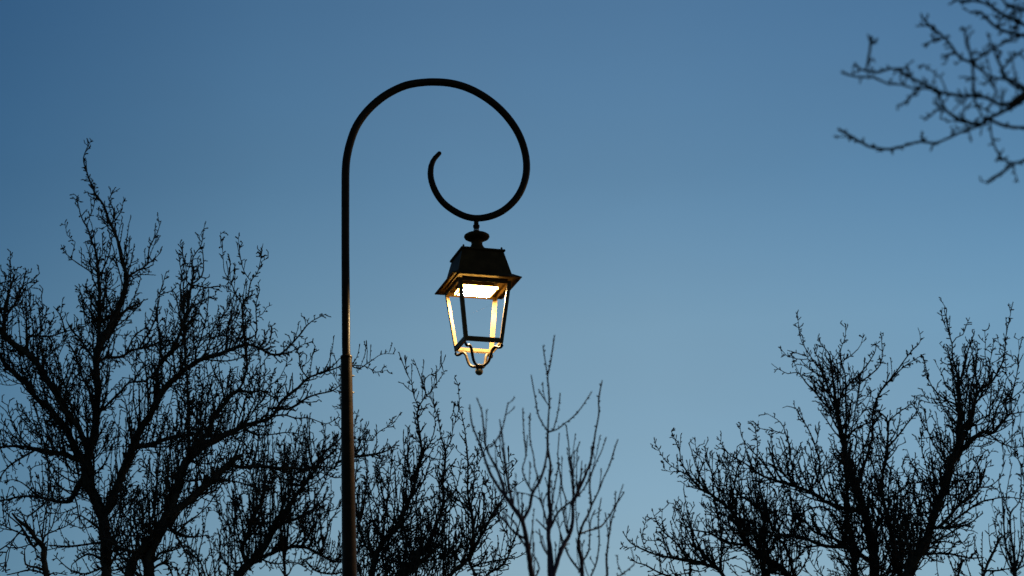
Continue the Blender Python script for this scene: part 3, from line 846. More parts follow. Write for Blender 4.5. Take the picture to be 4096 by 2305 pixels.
grow_tree("bare_tree", 29.0, dense, Style(gap=3.8, p_twig=.46, twig=(60, 200), sub=.40, up=.13, kink=.24, spur=(8, 24), p_shoot=.15, shoot=(140, 420), crowd=8, long=.6, sub_gap=15), 47,
          "densest bare tree, its tangled low crown crossing behind the lamp pole's lower end", GRP)

# --- spreading tree between the pole and the young tree
fan = [
 limb(('E', [(150, 1700, 34), (170, 1560, 30), (200, 1400, 25), (230, 1270, 22), (310, 1130, 21), (430, 1010, 19), (480, 880, 17), (530, 760, 15), (575, 650, 14), (580, 550, 14), (625, 440, 13), (640, 330, 11), (625, 200, 9), (610, 100, 8), (600, 0, 7)]),
      ('K', [(550, 460, 4), (580, 400, 3.5), (572, 330, 3), (600, 290, 2.5), (650, 270, 2), (690, 200, 2)])),
 limb(('K', [(545, 490, 4), (510, 400, 3), (500, 330, 2.5), (470, 280), (440, 190, 2)])),
 limb(('K', [(575, 380, 3), (550, 300), (510, 195, 2)])),
 limb(('K', [(600, 400, 2.5), (650, 330), (695, 262, 2)])),
 limb(('E', [(220, 1640, 26), (380, 1520, 22), (500, 1410, 20), (600, 1300, 19), (700, 1150, 18), (760, 1000, 16), (810, 900, 14), (835, 760, 12), (825, 620, 11), (850, 450, 9), (850, 330, 8), (812, 200, 5), (790, 60, 4)]), ('K', [(640, 500, 2.5), (610, 420, 2)])),
 limb(('E', [(850, 330, 7), (900, 250, 5), (920, 130, 4), (950, 20, 3)]), ('K', [(740, 500, 2.5), (752, 440, 2)])),
 limb(('E', [(640, 350, 7), (700, 290, 6), (745, 180, 5), (760, 60, 4), (740, 0, 3)]), ('K', [(640, 500, 2.5), (600, 400, 2)])),
 limb(('E', [(660, 370, 4), (740, 400), (850, 410, 4)])),
 limb(('E', [(640, 340, 5), (720, 290), (800, 220, 3)])),
 limb(('E', [(220, 1700, 26), (600, 1600, 22), (850, 1480, 20), (950, 1380, 19), (1050, 1300, 17), (1095, 1130, 15), (1095, 970, 13), (1070, 820, 11), (1050, 700, 9), (1055, 500, 7), (1045, 340, 6), (1025, 150, 5), (990, 0, 4)]),
      ('K', [(772, 500, 2.5), (775, 430, 2.2), (767, 340, 2)])),
 limb(('E', [(1020, 150, 4), (1060, 90, 2)])),
 limb(('E', [(1060, 470, 4), (1140, 350), (1185, 220, 2)])),
 limb(('E', [(1060, 560, 4), (1130, 470), (1190, 360), (1215, 285, 2)])),
 limb(('E', [(1045, 500, 4), (960, 480), (900, 455, 2)])),
 limb(('E', [(1040, 390, 4), (970, 340), (920, 270, 2)])),
 limb(('E', [(1065, 860, 8), (1010, 800, 6), (940, 750, 5), (880, 690, 4), (830, 640, 3)])),
 limb(('E', [(810, 920, 8), (900, 850, 7), (970, 730, 6), (1040, 690, 5), (1130, 660, 4), (1230, 600, 2.5)])),
 limb(('E', [(830, 1480, 9), (830, 1250, 8), (790, 1150, 6), (750, 1080, 4)])),
 limb(('E', [(560, 1330, 10), (800, 1290, 8), (960, 1210, 7), (1080, 1160, 5)])),
 limb(('E', [(1000, 1350, 9), (950, 1250, 7), (1000, 1110, 6), (980, 1000, 5), (940, 850, 4), (860, 720, 3)])),
 limb(('E', [(1000, 1110, 5), (1060, 1070, 5), (1150, 1000, 5), (1200, 960, 3)])),
 limb(('E', [(1060, 1310, 13), (1130, 1170, 12), (1200, 1040, 11), (1280, 880, 9), (1350, 780, 7), (1400, 700, 6), (1375, 560, 4), (1365, 450, 4), (1320, 350, 3), (1300, 285, 2)])),
 limb(('E', [(1385, 520, 4), (1450, 480, 3), (1500, 415, 2)])),
 limb(('E', [(1290, 840, 5), (1240, 700), (1200, 590), (1140, 480, 2)])),
 limb(('E', [(1380, 740, 4), (1460, 660), (1562, 590, 2.5)])),
 limb(('E', [(1410, 700, 4), (1415, 550), (1420, 330, 2)])),
 limb(('E', [(1150, 1480, 12), (1250, 1420, 9), (1380, 1330, 8), (1450, 1170, 7), (1490, 1050, 6), (1520, 950, 4), (1550, 820, 3)])),
 limb(('E', [(1080, 1370, 8), (1200, 1330, 7), (1370, 1300, 6), (1500, 1280, 5), (1600, 1210, 3)])),
 limb(('E', [(1440, 1150, 4), (1380, 1050), (1310, 920, 3)])),
 limb(('E', [(1410, 1240, 5), (1350, 1280), (1260, 1200, 2.5)])),
 limb(('E', [(430, 1010, 10), (560, 1050, 8), (640, 970, 7), (760, 900, 5)])),
 limb(('E', [(530, 810, 8), (620, 790, 6), (720, 760, 5), (790, 690, 3)])),
 limb(('E', [(585, 680, 6), (650, 620, 5), (700, 520, 4), (790, 480, 3)])),
 limb(('E', [(565, 530, 7), (510, 520, 5), (460, 450, 4), (350, 400, 3), (240, 380, 2)])),
 limb(('E', [(430, 1010, 9), (340, 900, 8), (300, 760, 7), (270, 600, 5), (240, 430, 4), (200, 330, 3)])),
 limb(('E', [(470, 900, 6), (400, 820, 5), (390, 700, 4), (360, 560, 3), (380, 430, 2)])),
 limb(('E', [(310, 1130, 9), (220, 1000, 8), (180, 850, 6), (160, 700, 5), (120, 560, 3)])),
 limb(('E', [(250, 1230, 8), (400, 1150, 7), (520, 1080, 6), (640, 1000, 4), (730, 960, 3)])),
 limb(('E', [(200, 1420, 10), (330, 1330, 8), (450, 1270, 7), (600, 1240, 5), (720, 1210, 3)])),
 limb(('E', [(300, 1480, 9), (420, 1420, 7), (560, 1380, 5), (700, 1340, 4)])),
 limb(('E', [(480, 1280, 8), (500, 1150, 6), (450, 1080, 5)])),
 limb(('E', [(230, 1280, 9), (120, 1150, 8), (80, 1000, 7), (60, 850, 5), (80, 650, 4)])),
]
grow_tree("bare_tree", 25.0, fan, Style(gap=4.3, p_twig=.46, twig=(60, 200), sub=.36, up=.14, kink=.24, spur=(8, 24), p_shoot=.10, shoot=(120, 330), crowd=9, sub_gap=16), 59,
          "open fan-shaped bare tree right of the lamp pole, its stems arching up under the lantern", GRP)

# --- young tree nearer the camera, a little out of focus
YS = Style(crowd=30, gap=20, p_twig=.02, twig=(30, 90), p_shoot=.17, shoot=(70, 220), straight=True, kink=.14, spur=(3, 7), sub_gap=24, rtwig=3.0, rtip=2.3, rspur=3.0, up=.10, slope=.3, bud=2.4, maxlev=2)
young = [
 limb(('F', [(480, 1900, 34), (462, 1700, 28), (455, 1450, 24), (450, 1250, 20), (432, 1080, 17), (450, 920, 16), (436, 750, 13), (440, 600, 12), (450, 450, 9), (425, 300, 9), (430, 100, 8), (435, 0, 7)]),
      ('K', [(1295, 440, 4.5), (1290, 350, 4), (1285, 300, 4), (1305, 200, 3.5), (1325, 60, 3)])),
 limb(('K', [(1287, 310, 3.5), (1270, 200, 3), (1258, 120, 3)])),
 limb(('F', [(440, 160, 7), (510, 140, 6), (600, 70, 5)]), ('K', [(1400, 560, 3.5), (1470, 490, 3), (1540, 385, 3)])),
 limb(('K', [(1290, 620, 4), (1235, 530), (1215, 430), (1190, 290, 3)])),
 limb(('K', [(1295, 470, 3), (1260, 420), (1232, 370, 3)])),
 limb(('K', [(1320, 600, 3.5), (1345, 500), (1357, 400, 3)])),
 limb(('F', [(470, 1800, 22), (340, 1600, 21), (285, 1450, 20), (255, 1250, 18), (225, 1060, 17), (190, 940, 17), (120, 840, 15), (50, 740, 13), (0, 680, 12)]), ('K', [(960, 870, 7), (935, 810, 6), (895, 690, 5), (850, 580, 4), (835, 460, 3)])),
 limb(('K', [(1040, 980, 8), (1000, 850, 7), (930, 710, 5), (912, 560, 4), (905, 500, 3.5), (875, 420, 3)])),
 limb(('K', [(965, 700, 4), (1020, 610, 3.5), (1040, 530, 3), (1058, 445, 3)])),
 limb(('K', [(1080, 1030, 8), (1050, 870, 6), (1035, 750, 5), (1020, 620, 4), (1008, 545, 3)])),
 limb(('F', [(200, 960, 13), (260, 850, 12), (290, 710, 11), (350, 610, 10), (390, 500, 9), (412, 400, 8), (424, 300, 7)])),
 limb(('F', [(350, 610, 6), (310, 470, 5), (300, 380, 5), (268, 230, 5), (265, 50, 4.5)]), ('K', [(1185, 510, 3)])),
 limb(('F', [(290, 700, 7), (230, 600, 6), (200, 490, 5), (230, 380, 5), (215, 200, 5), (205, 20, 5)]), ('K', [(1142, 480, 3)])),
 limb(('F', [(465, 1480, 18), (545, 1220, 17), (620, 1080, 15), (650, 950, 13), (650, 800, 12), (685, 720, 11), (740, 600, 10), (790, 480, 9), (820, 380, 8), (850, 180, 7), (882, 0, 6)]), ('K', [(1580, 430, 4), (1600, 320, 3)])),
 limb(('F', [(460, 1000, 10), (520, 880, 9), (640, 780, 8), (710, 720, 6), (790, 600, 5), (860, 430, 4.5), (900, 350, 4.5), (950, 210, 4)])),
 limb(('F', [(735, 1480, 17), (725, 1300, 15), (700, 1150, 12), (735, 1000, 9), (810, 840, 8), (800, 650, 7), (812, 520, 6)])),
 limb(('F', [(812, 830, 7), (880, 690, 6), (930, 560, 5.5), (975, 470, 5.5), (1030, 290, 5), (1052, 230, 4.5)])),
 limb(('F', [(700, 1080, 8), (800, 1040, 7), (900, 1010, 7), (985, 900, 6), (1030, 820, 6), (1110, 700, 4.5)])),
 limb(('F', [(1028, 830, 5), (1030, 760), (1030, 690, 4.5)])),
 limb(('F', [(740, 1480, 13), (940, 1500, 10), (950, 1300, 9), (965, 1150, 7), (990, 980, 6), (1030, 840, 5), (1100, 630, 4)])),
 limb(('F', [(650, 820, 7), (650, 620, 5.5), (622, 380, 5), (610, 250, 5), (590, 100, 5)]), ('K', [(1393, 580, 3)])),
 limb(('F', [(660, 720, 6), (655, 560, 5), (665, 330, 4.5)])),
 limb(('F', [(690, 700, 5), (720, 560, 5), (730, 420, 4)])),
 limb(('F', [(455, 930, 7), (480, 700, 5.5), (520, 470, 5), (515, 370, 4.5), (530, 170, 4)])),
 limb(('F', [(600, 1060, 8), (570, 900, 6), (590, 780, 6), (550, 640, 5), (515, 380, 4.5)])),
 limb(('F', [(440, 1050, 8), (400, 900, 7), (370, 800, 6), (320, 740, 5), (150, 700, 4)])),
 limb(('F', [(440, 1060, 8), (380, 1000, 6), (320, 940, 4)])),
 limb(('F', [(230, 1120, 11), (130, 1060, 9), (40, 960, 7), (-40, 880, 5), (-120, 800, 4)])),
 limb(('F', [(240, 1200, 9), (160, 1080, 8), (150, 1000), (60, 900, 5)])),
 limb(('F', [(880, 1020, 6), (880, 900, 5), (905, 750, 4)])),
 limb(('F', [(800, 1480, 7), (860, 1330), (885, 1150), (880, 1020, 5)])),
 limb(('F', [(455, 1300, 9), (380, 1180), (350, 1030, 5)])),
 limb(('F', [(740, 1440, 9), (620, 1280, 7), (560, 1130, 6), (520, 1000, 5), (470, 890, 5)])),
 limb(('F', [(730, 1330, 8), (790, 1230), (800, 1100), (810, 950, 5), (850, 860)])),
 limb(('F', [(300, 1480, 7), (350, 1380), (300, 1260, 5)])),
 limb(('F', [(960, 1500, 8), (1080, 1440, 6), (1160, 1380, 5), (1200, 1340), (1170, 1200, 4)])),
 limb(('F', [(1090, 1430, 4.5), (1050, 1340), (1050, 1260, 4)])),
]
grow_tree("young_tree", 11.0, young, YS, 67,
          "slender young bare tree with reddish upright shoots, nearer the camera and slightly blurred",
          None, mat_twig=M_TWIG_RED, mat_bark=M_TWIG_RED, thick=30, trunk_r=0.05, density=.9, wide=1.15)

# --- broad tree on the right
broad = [
 limb(('H', [(445, 1480, 46), (440, 1250, 42), (395, 1000, 38), (340, 800, 34), (270, 600, 30), (200, 420, 26), (172, 250, 23)]),
      ('I', [(120, 1130, 17), (90, 900, 12), (65, 700, 8), (45, 590, 6), (5, 540, 4)]), ('G', [(1700, -620, 4)])),
 limb(('H', [(285, 1480, 28), (265, 1200, 26), (222, 1010, 22), (200, 920, 16), (210, 700, 12), (190, 500, 10), (150, 350, 8)])),
 limb(('H', [(440, 1340, 22), (380, 1300, 22), (280, 1230, 20)])),
 limb(('H', [(365, 910, 24), (280, 860, 22), (150, 840, 20), (0, 780, 18)]), ('G', [(1776, 770, 18), (1650, 700, 16), (1500, 640, 15), (1350, 600, 12), (1200, 540, 9), (1050, 430, 7), (950, 380, 5), (860, 270, 3), (850, 235, 2)])),
 limb(('G', [(1350, 600, 10), (1240, 450, 8), (1170, 370, 6), (1100, 300, 5), (1040, 200), (1025, 85, 2.5)])),
 limb(('G', [(1180, 380, 5), (1180, 250), (1160, 130, 3)])),
 limb(('G', [(1000, 400, 5), (900, 440, 4), (780, 395, 3)])),
 limb(('G', [(1500, 640, 10), (1450, 480, 8), (1480, 350, 7), (1440, 200), (1390, 80, 4), (1270, 0, 2.5)])),
 limb(('G', [(1420, 180, 5), (1320, 150), (1200, 130), (1155, 85, 2)])),
 limb(('H', [(250, 1230, 18), (190, 1190, 16), (60, 1190, 15), (0, 1180, 14)]), ('G', [(1776, 1180, 14), (1690, 1150, 14), (1600, 1110, 13), (1450, 1085, 12), (1300, 1090, 10), (1150, 1080, 9), (1000, 1040, 7), (850, 1040, 6), (740, 1080, 4), (620, 1120, 3)])),
 limb(('H', [(200, 1180, 14), (100, 1120, 12), (0, 1090, 10)]), ('G', [(1700, 1060, 9), (1600, 960, 8), (1540, 920, 7), (1400, 900, 5)])),
 limb(('H', [(200, 1140, 10), (130, 970, 10), (60, 880, 9), (-20, 830, 8)]), ('G', [(1650, 850, 7), (1560, 900, 6)])),
 limb(('G', [(1480, 1480, 30), (1400, 1385, 28), (1280, 1310, 26), (1190, 1250, 24), (1100, 1175, 22), (1045, 1100, 20), (1005, 960, 18), (940, 860, 16), (860, 790, 14), (760, 720, 12), (670, 670, 10), (610, 600, 8), (560, 530, 7), (500, 430, 5), (490, 340, 4.5), (450, 240, 3.5), (412, 155, 2.5)])),
 limb(('G', [(565, 540, 4.5), (500, 520, 4), (400, 455, 4), (345, 400, 3.5), (300, 320, 3), (258, 250, 2.5)])),
 limb(('G', [(480, 515, 3), (400, 520), (340, 480), (345, 430, 2)])),
 limb(('G', [(590, 590, 4), (520, 575), (490, 555, 2)])),
 limb(('G', [(940, 860, 10), (940, 760, 8), (975, 660, 7), (1000, 500, 6), (1060, 400, 5), (1080, 300, 4)])),
 limb(('G', [(950, 720, 5), (890, 640, 4), (800, 560, 4), (720, 420, 3)])),
 limb(('G', [(700, 670, 5), (660, 560, 4), (690, 450, 3.5), (640, 340, 3), (625, 245, 2.5)])),
 limb(('G', [(760, 710, 5), (790, 640), (780, 560), (880, 480), (900, 400, 3)])),
 limb(('G', [(1010, 970, 8), (880, 900, 7), (790, 880, 5), (710, 830, 4), (665, 790, 2.5)])),
 limb(('G', [(900, 1480, 18), (820, 1385, 17), (700, 1340, 15), (580, 1310, 13), (440, 1290, 11), (300, 1265, 9), (180, 1220, 8), (90, 1180, 6), (30, 1130, 5), (-20, 1050, 3)])),
 limb(('G', [(90, 1185, 4), (20, 1200), (-40, 1160, 2.5)])),
 limb(('G', [(550, 1300, 9), (480, 1180, 8), (400, 1100, 7), (340, 1050, 6), (280, 960, 4), (255, 900, 3)])),
 limb(('G', [(350, 1060, 4), (330, 960, 3), (335, 855, 2.5)])),
 limb(('G', [(380, 1100, 4), (290, 1130), (190, 1130), (150, 1100, 3), (185, 970, 2)])),
 limb(('G', [(850, 1400, 14), (740, 1300, 12), (690, 1230, 10), (600, 1180, 7), (540, 1060, 4)])),
 limb(('G', [(780, 1340, 7), (900, 1310, 6), (1000, 1270, 4)])),
 limb(('G', [(1240, 1480, 17), (1240, 1200, 16), (1245, 1000, 15), (1205, 860, 13), (1110, 780, 11), (1020, 720, 8), (960, 600, 5)])),
 limb(('G', [(1245, 1000, 12), (1240, 850, 10), (1200, 650, 8), (1190, 500, 6), (1140, 380, 4)])),
 limb(('G', [(1510, 1480, 15), (1480, 1330, 13), (1425, 1180, 11), (1350, 1090, 9), (1290, 950, 7), (1300, 800, 5)])),
 limb(('G', [(1100, 1170, 14), (950, 1160, 12), (850, 1120, 10), (740, 1060, 8), (620, 1040, 6), (540, 1000, 4), (480, 945, 2.5)])),
 limb(('G', [(760, 1070, 5), (700, 980), (655, 910, 2.5)])),
 limb(('G', [(560, 1480, 10), (360, 1440, 9), (270, 1400, 7), (180, 1350, 6), (100, 1330, 5), (50, 1285, 3)])),
 limb(('G', [(1250, 1440, 14), (1330, 1390, 13), (1450, 1420, 13)])),
 limb(('H', [(690, 1480, 24), (640, 1350, 22), (620, 1200, 20), (600, 1050, 18), (565, 900, 17), (530, 780, 15), (515, 620, 13), (540, 450, 12), (560, 300, 11)]),
      ('I', [(570, 1220, 9), (520, 1130, 7), (400, 1080, 5)])),
 limb(('H', [(480, 1230, 18), (460, 1050, 16), (520, 930, 14)])),
 limb(('H', [(290, 640, 14), (350, 480, 13), (400, 340, 12), (430, 200, 11), (440, 50, 10)]), ('I', [(432, 1180, 9), (440, 1080, 9), (510, 920, 8), (600, 810, 7), (690, 690, 6), (780, 570, 5), (860, 480, 3), (840, 360, 2)])),
 limb(('I', [(560, 860, 6), (700, 720, 5), (800, 650, 4), (880, 600, 2.5)])),
 limb(('I', [(860, 600, 3), (900, 670, 3), (935, 850, 2.5)])),
 limb(('I', [(185, 1380, 12), (200, 1100, 10), (200, 900, 9), (330, 760, 7), (420, 640, 5), (460, 560, 4), (465, 480, 2.5)])),
 limb(('I', [(300, 850, 7), (440, 760, 6), (510, 670, 5), (520, 560, 4), (510, 440, 3), (505, 395, 2)])),
 limb(('I', [(200, 900, 7), (180, 740, 5), (140, 620, 4), (160, 520, 3.5), (190, 440), (195, 355, 2)])),
 limb(('I', [(60, 700, 5), (160, 660, 4), (260, 590, 4), (330, 510, 3), (350, 410, 2)])),
 limb(('I', [(130, 1150, 12), (60, 1000, 9), (20, 850, 7), (-40, 700, 4)])),
 limb(('I', [(100, 1000, 7), (-20, 900, 6), (-100, 820, 4), (-180, 790, 3)])),
 limb(('G', [(1740, 500, 8), (1700, 300, 7), (1640, 150, 6), (1560, 20, 5)]), ('I', [(-240, 1090, 4), (-330, 1060, 3), (-370, 1075, 2)])),
 limb(('I', [(60, 1100, 9), (-60, 960, 7), (-160, 850, 6), (-230, 760, 5), (-320, 770, 4), (-420, 720, 3), (-470, 680, 2)])),
 limb(('I', [(45, 850, 8), (-60, 700, 6), (-130, 600, 5), (-200, 480, 4), (-220, 380, 3), (-240, 220, 2)])),
 limb(('I', [(-140, 620, 5), (-230, 590, 4), (-330, 560, 3)])),
 limb(('I', [(-150, 640, 5), (-240, 640), (-380, 590, 2)])),
 limb(('I', [(200, 1340, 10), (300, 1250, 8), (420, 1200, 6)])),
 limb(('I', [(570, 1200, 7), (660, 1120, 5), (760, 1050, 4), (840, 960, 2)])),
 limb(('H', [(530, 780, 12), (620, 730, 10), (700, 680, 7), (760, 610, 4)])),
 limb(('I', [(560, 1440, 9), (680, 1300, 7), (760, 1190, 6), (850, 1090, 3)])),
 limb(('I', [(60, 760, 5), (-20, 640), (0, 540), (-60, 470, 2.5)])),
]
grow_tree("bare_tree", 27.0, broad, Style(gap=4.6, p_twig=.46, sub=.40, kink=.28, spur=(9, 26), twig=(60, 210), crowd=6, long=.7, sub_gap=15), 71,
          "broad bare tree at the right whose long boughs spread furthest left over the open sky", GRP)

# --- tall leaning tree, far right
tall = [
 limb(('H', [(740, 1500, 50), (800, 1310, 48), (890, 1190, 44), (940, 1050, 38), (980, 900, 36), (1030, 800, 34), (1080, 620, 34), (1120, 470, 34), (1180, 370, 38), (1215, 250, 38), (1212, 100, 34)]),
      ('I', [(1215, 1250, 30), (1210, 1100, 20), (1200, 900, 14), (1190, 780, 10), (1150, 650, 7), (1142, 500, 6), (1112, 400, 5), (1090, 270, 4), (1095, 180, 3)])),
 limb(('I', [(1095, 200, 3), (1060, 140, 2.5), (1028, 105, 2)])),
 limb(('I', [(1115, 400, 4), (1070, 320), (1050, 250), (1055, 180, 2.5)])),
 limb(('I', [(1145, 500, 5), (1180, 450), (1240, 420, 4), (1270, 340), (1302, 265, 2.5)])),
 limb(('I', [(1240, 1260, 22), (1320, 1150, 20), (1350, 1000, 16), (1400, 910, 14), (1490, 850, 10), (1560, 740, 8), (1610, 600, 6), (1620, 450, 5), (1640, 350, 4), (1665, 230, 3), (1668, 150, 2)])),
 limb(('I', [(1615, 540, 4), (1570, 500), (1530, 475, 2)])),
 limb(('I', [(1350, 960, 8), (1330, 850, 6), (1360, 700, 5), (1365, 590, 4), (1370, 490, 3)])),
 limb(('I', [(1440, 890, 6), (1470, 740, 5), (1440, 620, 4), (1440, 500), (1435, 380, 2)])),
 limb(('I', [(1470, 720, 4), (1500, 570, 3), (1520, 455, 2)])),
 limb(('I', [(1400, 900, 7), (1300, 830, 6), (1260, 700, 5), (1260, 560), (1300, 480, 2.5)])),
 limb(('I', [(1200, 880, 7), (1270, 780), (1300, 640), (1340, 520, 2.5)])),
 limb(('H', [(1240, 320, 24), (1330, 220, 20), (1430, 160, 15), (1510, 170, 13), (1580, 90, 11), (1660, 0, 10)]), ('I', [(1670, 1120, 8), (1670, 1010, 7), (1690, 900, 6), (1720, 780, 5), (1735, 690, 4), (1780, 590, 3)])),
 limb(('I', [(1670, 1000, 5), (1750, 930, 4), (1800, 880, 4)])),
 limb(('I', [(1670, 1000, 5), (1600, 920, 4), (1500, 935), (1440, 930, 2.5)])),
 limb(('I', [(1690, 900, 4), (1630, 780), (1620, 640), (1610, 540, 2.5)])),
 limb(('I', [(1730, 690, 3), (1680, 640), (1665, 560, 2)])),
 limb(('I', [(1735, 680, 3), (1740, 570), (1737, 465, 2)])),
 limb(('I', [(1670, 1130, 7), (1730, 1120, 5), (1800, 1110, 4)])),
 limb(('I', [(1190, 1050, 9), (1100, 1010, 8), (1010, 940, 6), (945, 850, 5), (905, 700, 3), (875, 620, 2)])),
 limb(('I', [(1180, 960, 7), (1090, 880, 6), (1060, 790, 4), (1010, 700, 2)])),
 limb(('I', [(1200, 1150, 8), (1110, 1070, 6), (1000, 1040, 4), (950, 950, 2)])),
 limb(('I', [(1160, 700, 5), (1080, 680, 4), (1035, 650, 2)])),
 limb(('I', [(1145, 620, 5), (1080, 560), (1030, 500, 2)])),
 limb(('I', [(1260, 1260, 9), (1370, 1190, 7), (1450, 1150, 5), (1530, 1100, 2)])),
 limb(('I', [(1410, 1290, 6), (1400, 1240), (1540, 1110, 2)])),
 limb(('H', [(870, 1240, 14), (1000, 1250, 10), (1110, 1250, 9), (1230, 1275, 8), (1300, 1290, 7), (1430, 1285, 5)])),
 limb(('H', [(1010, 1020, 16), (1100, 940, 14), (1200, 820, 13), (1300, 740, 12), (1390, 650, 11), (1400, 560, 9), (1370, 450, 6), (1400, 380, 3)])),
 limb(('H', [(1390, 650, 6), (1440, 500, 5), (1450, 400), (1515, 310, 2.5)])),
 limb(('H', [(1060, 1030, 11), (1180, 940, 10), (1300, 850, 9), (1400, 790, 8), (1500, 765, 6), (1640, 745, 5), (1785, 770, 4)])),
 limb(('H', [(960, 880, 10), (850, 890, 8), (700, 910, 7), (590, 910, 6)])),
 limb(('H', [(1060, 720, 9), (1200, 720, 6), (1300, 640, 4)])),
 limb(('H', [(1085, 610, 9), (1200, 600, 7), (1340, 590, 5)])),
 limb(('H', [(1150, 400, 9), (1080, 290, 8), (1010, 210, 6), (900, 220, 4), (810, 230, 2)])),
 limb(('H', [(1090, 560, 8), (980, 480, 6), (900, 420, 5), (870, 300, 4), (875, 150, 3), (870, 0, 2)])),
 limb(('I', [(870, 1350, 4), (880, 1250), (930, 1170), (960, 1100, 2)])),
 limb(('H', [(1000, 850, 10), (920, 740, 8), (850, 720, 7), (760, 700, 5), (680, 760, 3)])),
 limb(('H', [(1000, 880, 9), (940, 600, 8), (800, 620, 6), (700, 480, 5), (720, 400, 3)])),
 limb(('H', [(960, 980, 10), (850, 990, 8), (750, 1010, 6), (640, 1040, 4)])),
 limb(('H', [(950, 1080, 9), (870, 1020, 7), (780, 1040, 5), (740, 1150), (750, 1250, 3)])),
 limb(('H', [(1000, 1130, 10), (1090, 1090, 8), (1200, 1020, 6), (1330, 980, 3)])),
 limb(('H', [(960, 1160, 10), (1080, 1140, 7), (1200, 1170, 5), (1300, 1100, 3)])),
 limb(('H', [(1090, 600, 7), (1180, 500, 5), (1280, 430, 4), (1440, 340, 2)])),
 limb(('H', [(1000, 1250, 5), (1010, 1400, 4)])),
 limb(('H', [(1230, 1280, 6), (1190, 1480, 8)])),
 limb(('H', [(830, 1290, 10), (740, 1150, 8), (700, 1000, 6), (640, 860, 5), (620, 700, 3)])),
 limb(('H', [(930, 1070, 9), (860, 880, 7), (810, 760, 6), (790, 600, 4), (830, 450, 3)])),
 limb(('H', [(990, 880, 8), (900, 640, 7), (860, 540, 5), (780, 440, 4), (740, 320, 2.5)])),
 limb(('H', [(1040, 1000, 8), (1160, 1060, 6), (1260, 1180, 4), (1350, 1150, 3)])),
 limb(('H', [(1120, 520, 7), (1220, 560, 5), (1330, 520, 4), (1440, 560, 2.5)])),
]
grow_tree("bare_tree", 26.0, tall, Style(gap=5.0, p_twig=.44, sub=.40, kink=.26, spur=(9, 26), twig=(70, 230), crowd=5, long=.6), 83,
          "tall bare tree at the far right, one thick leaning trunk and a narrow upright crown", GRP)

# --- fine upright tree at the right edge
edge = [
 limb(('H', [(1700, 1520, 14), (1700, 1300, 12), (1670, 1100, 9), (1665, 890, 8), (1740, 790, 6), (1760, 600, 5), (1755, 480, 4)])),
 limb(('H', [(1690, 1400, 9), (1620, 1150, 8), (1600, 900, 7), (1590, 760, 5), (1560, 600, 4), (1600, 480), (1600, 300, 2)])),
 limb(('H', [(1665, 890, 6), (1620, 800, 4), (1650, 600, 4), (1680, 440, 3)])),
 limb(('H', [(1720, 1350, 8), (1760, 1100, 6), (1755, 900, 5), (1785, 700, 4)])),
 limb(('H', [(1720, 1400, 9), (1800, 1200, 8), (1810, 900, 6), (1770, 500, 5), (1700, 380, 4), (1590, 370, 2)])),
 limb(('H', [(1760, 480, 4), (1700, 300, 4), (1680, 150, 3), (1710, 20, 2.5)]), ('I', [(1700, 1200, 2), (1640, 1090, 2)])),
 limb(('H', [(1770, 480, 4), (1790, 300, 4), (1745, 100, 3)]), ('I', [(1750, 1200, 2.5), (1765, 1060, 2)])),
 limb(('H', [(1700, 330, 4), (1620, 250, 3), (1560, 170, 2.5)])),
 limb(('H', [(1640, 1250, 6), (1600, 1100, 4), (1540, 950, 3), (1490, 800, 2)])),
 limb(('H', [(1700, 1450, 8), (1580, 1200, 5), (1530, 1000, 4), (1560, 830, 2.5)])),
]
grow_tree("bare_tree", 30.0, edge, Style(gap=11, p_twig=.14, twig=(40, 120), p_shoot=.30, shoot=(100, 260), up=.14, kink=.2), 91,
          "finely twigged bare tree with thin upright shoots cut by the right picture edge", GRP)

# --- short broken stem low at the right
stub = [
 limb(('H', [(1400, 1520, 16), (1430, 1420, 13), (1480, 1300, 12), (1535, 1190, 11), (1572, 1105, 9), (1620, 1100, 2)])),
 limb(('H', [(1440, 1400, 8), (1560, 1400, 7), (1700, 1370, 4)])),
 limb(('H', [(1430, 1430, 6), (1380, 1300, 5), (1340, 1200, 4), (1360, 1100, 2)])),
 limb(('H', [(1500, 1260, 5), (1475, 1130, 4), (1470, 980, 2)])),
 limb(('H', [(1180, 1520, 9), (1210, 1400, 8), (1245, 1300, 6)])),
 limb(('H', [(1600, 1400, 5), (1630, 1300), (1640, 1200, 2)])),
]
grow_tree("bare_tree", 23.5, stub, Style(gap=11, p_twig=.26, twig=(40, 120), p_shoot=.1), 97,
          "small bare tree low at the right with a broken leaning stem", GRP)

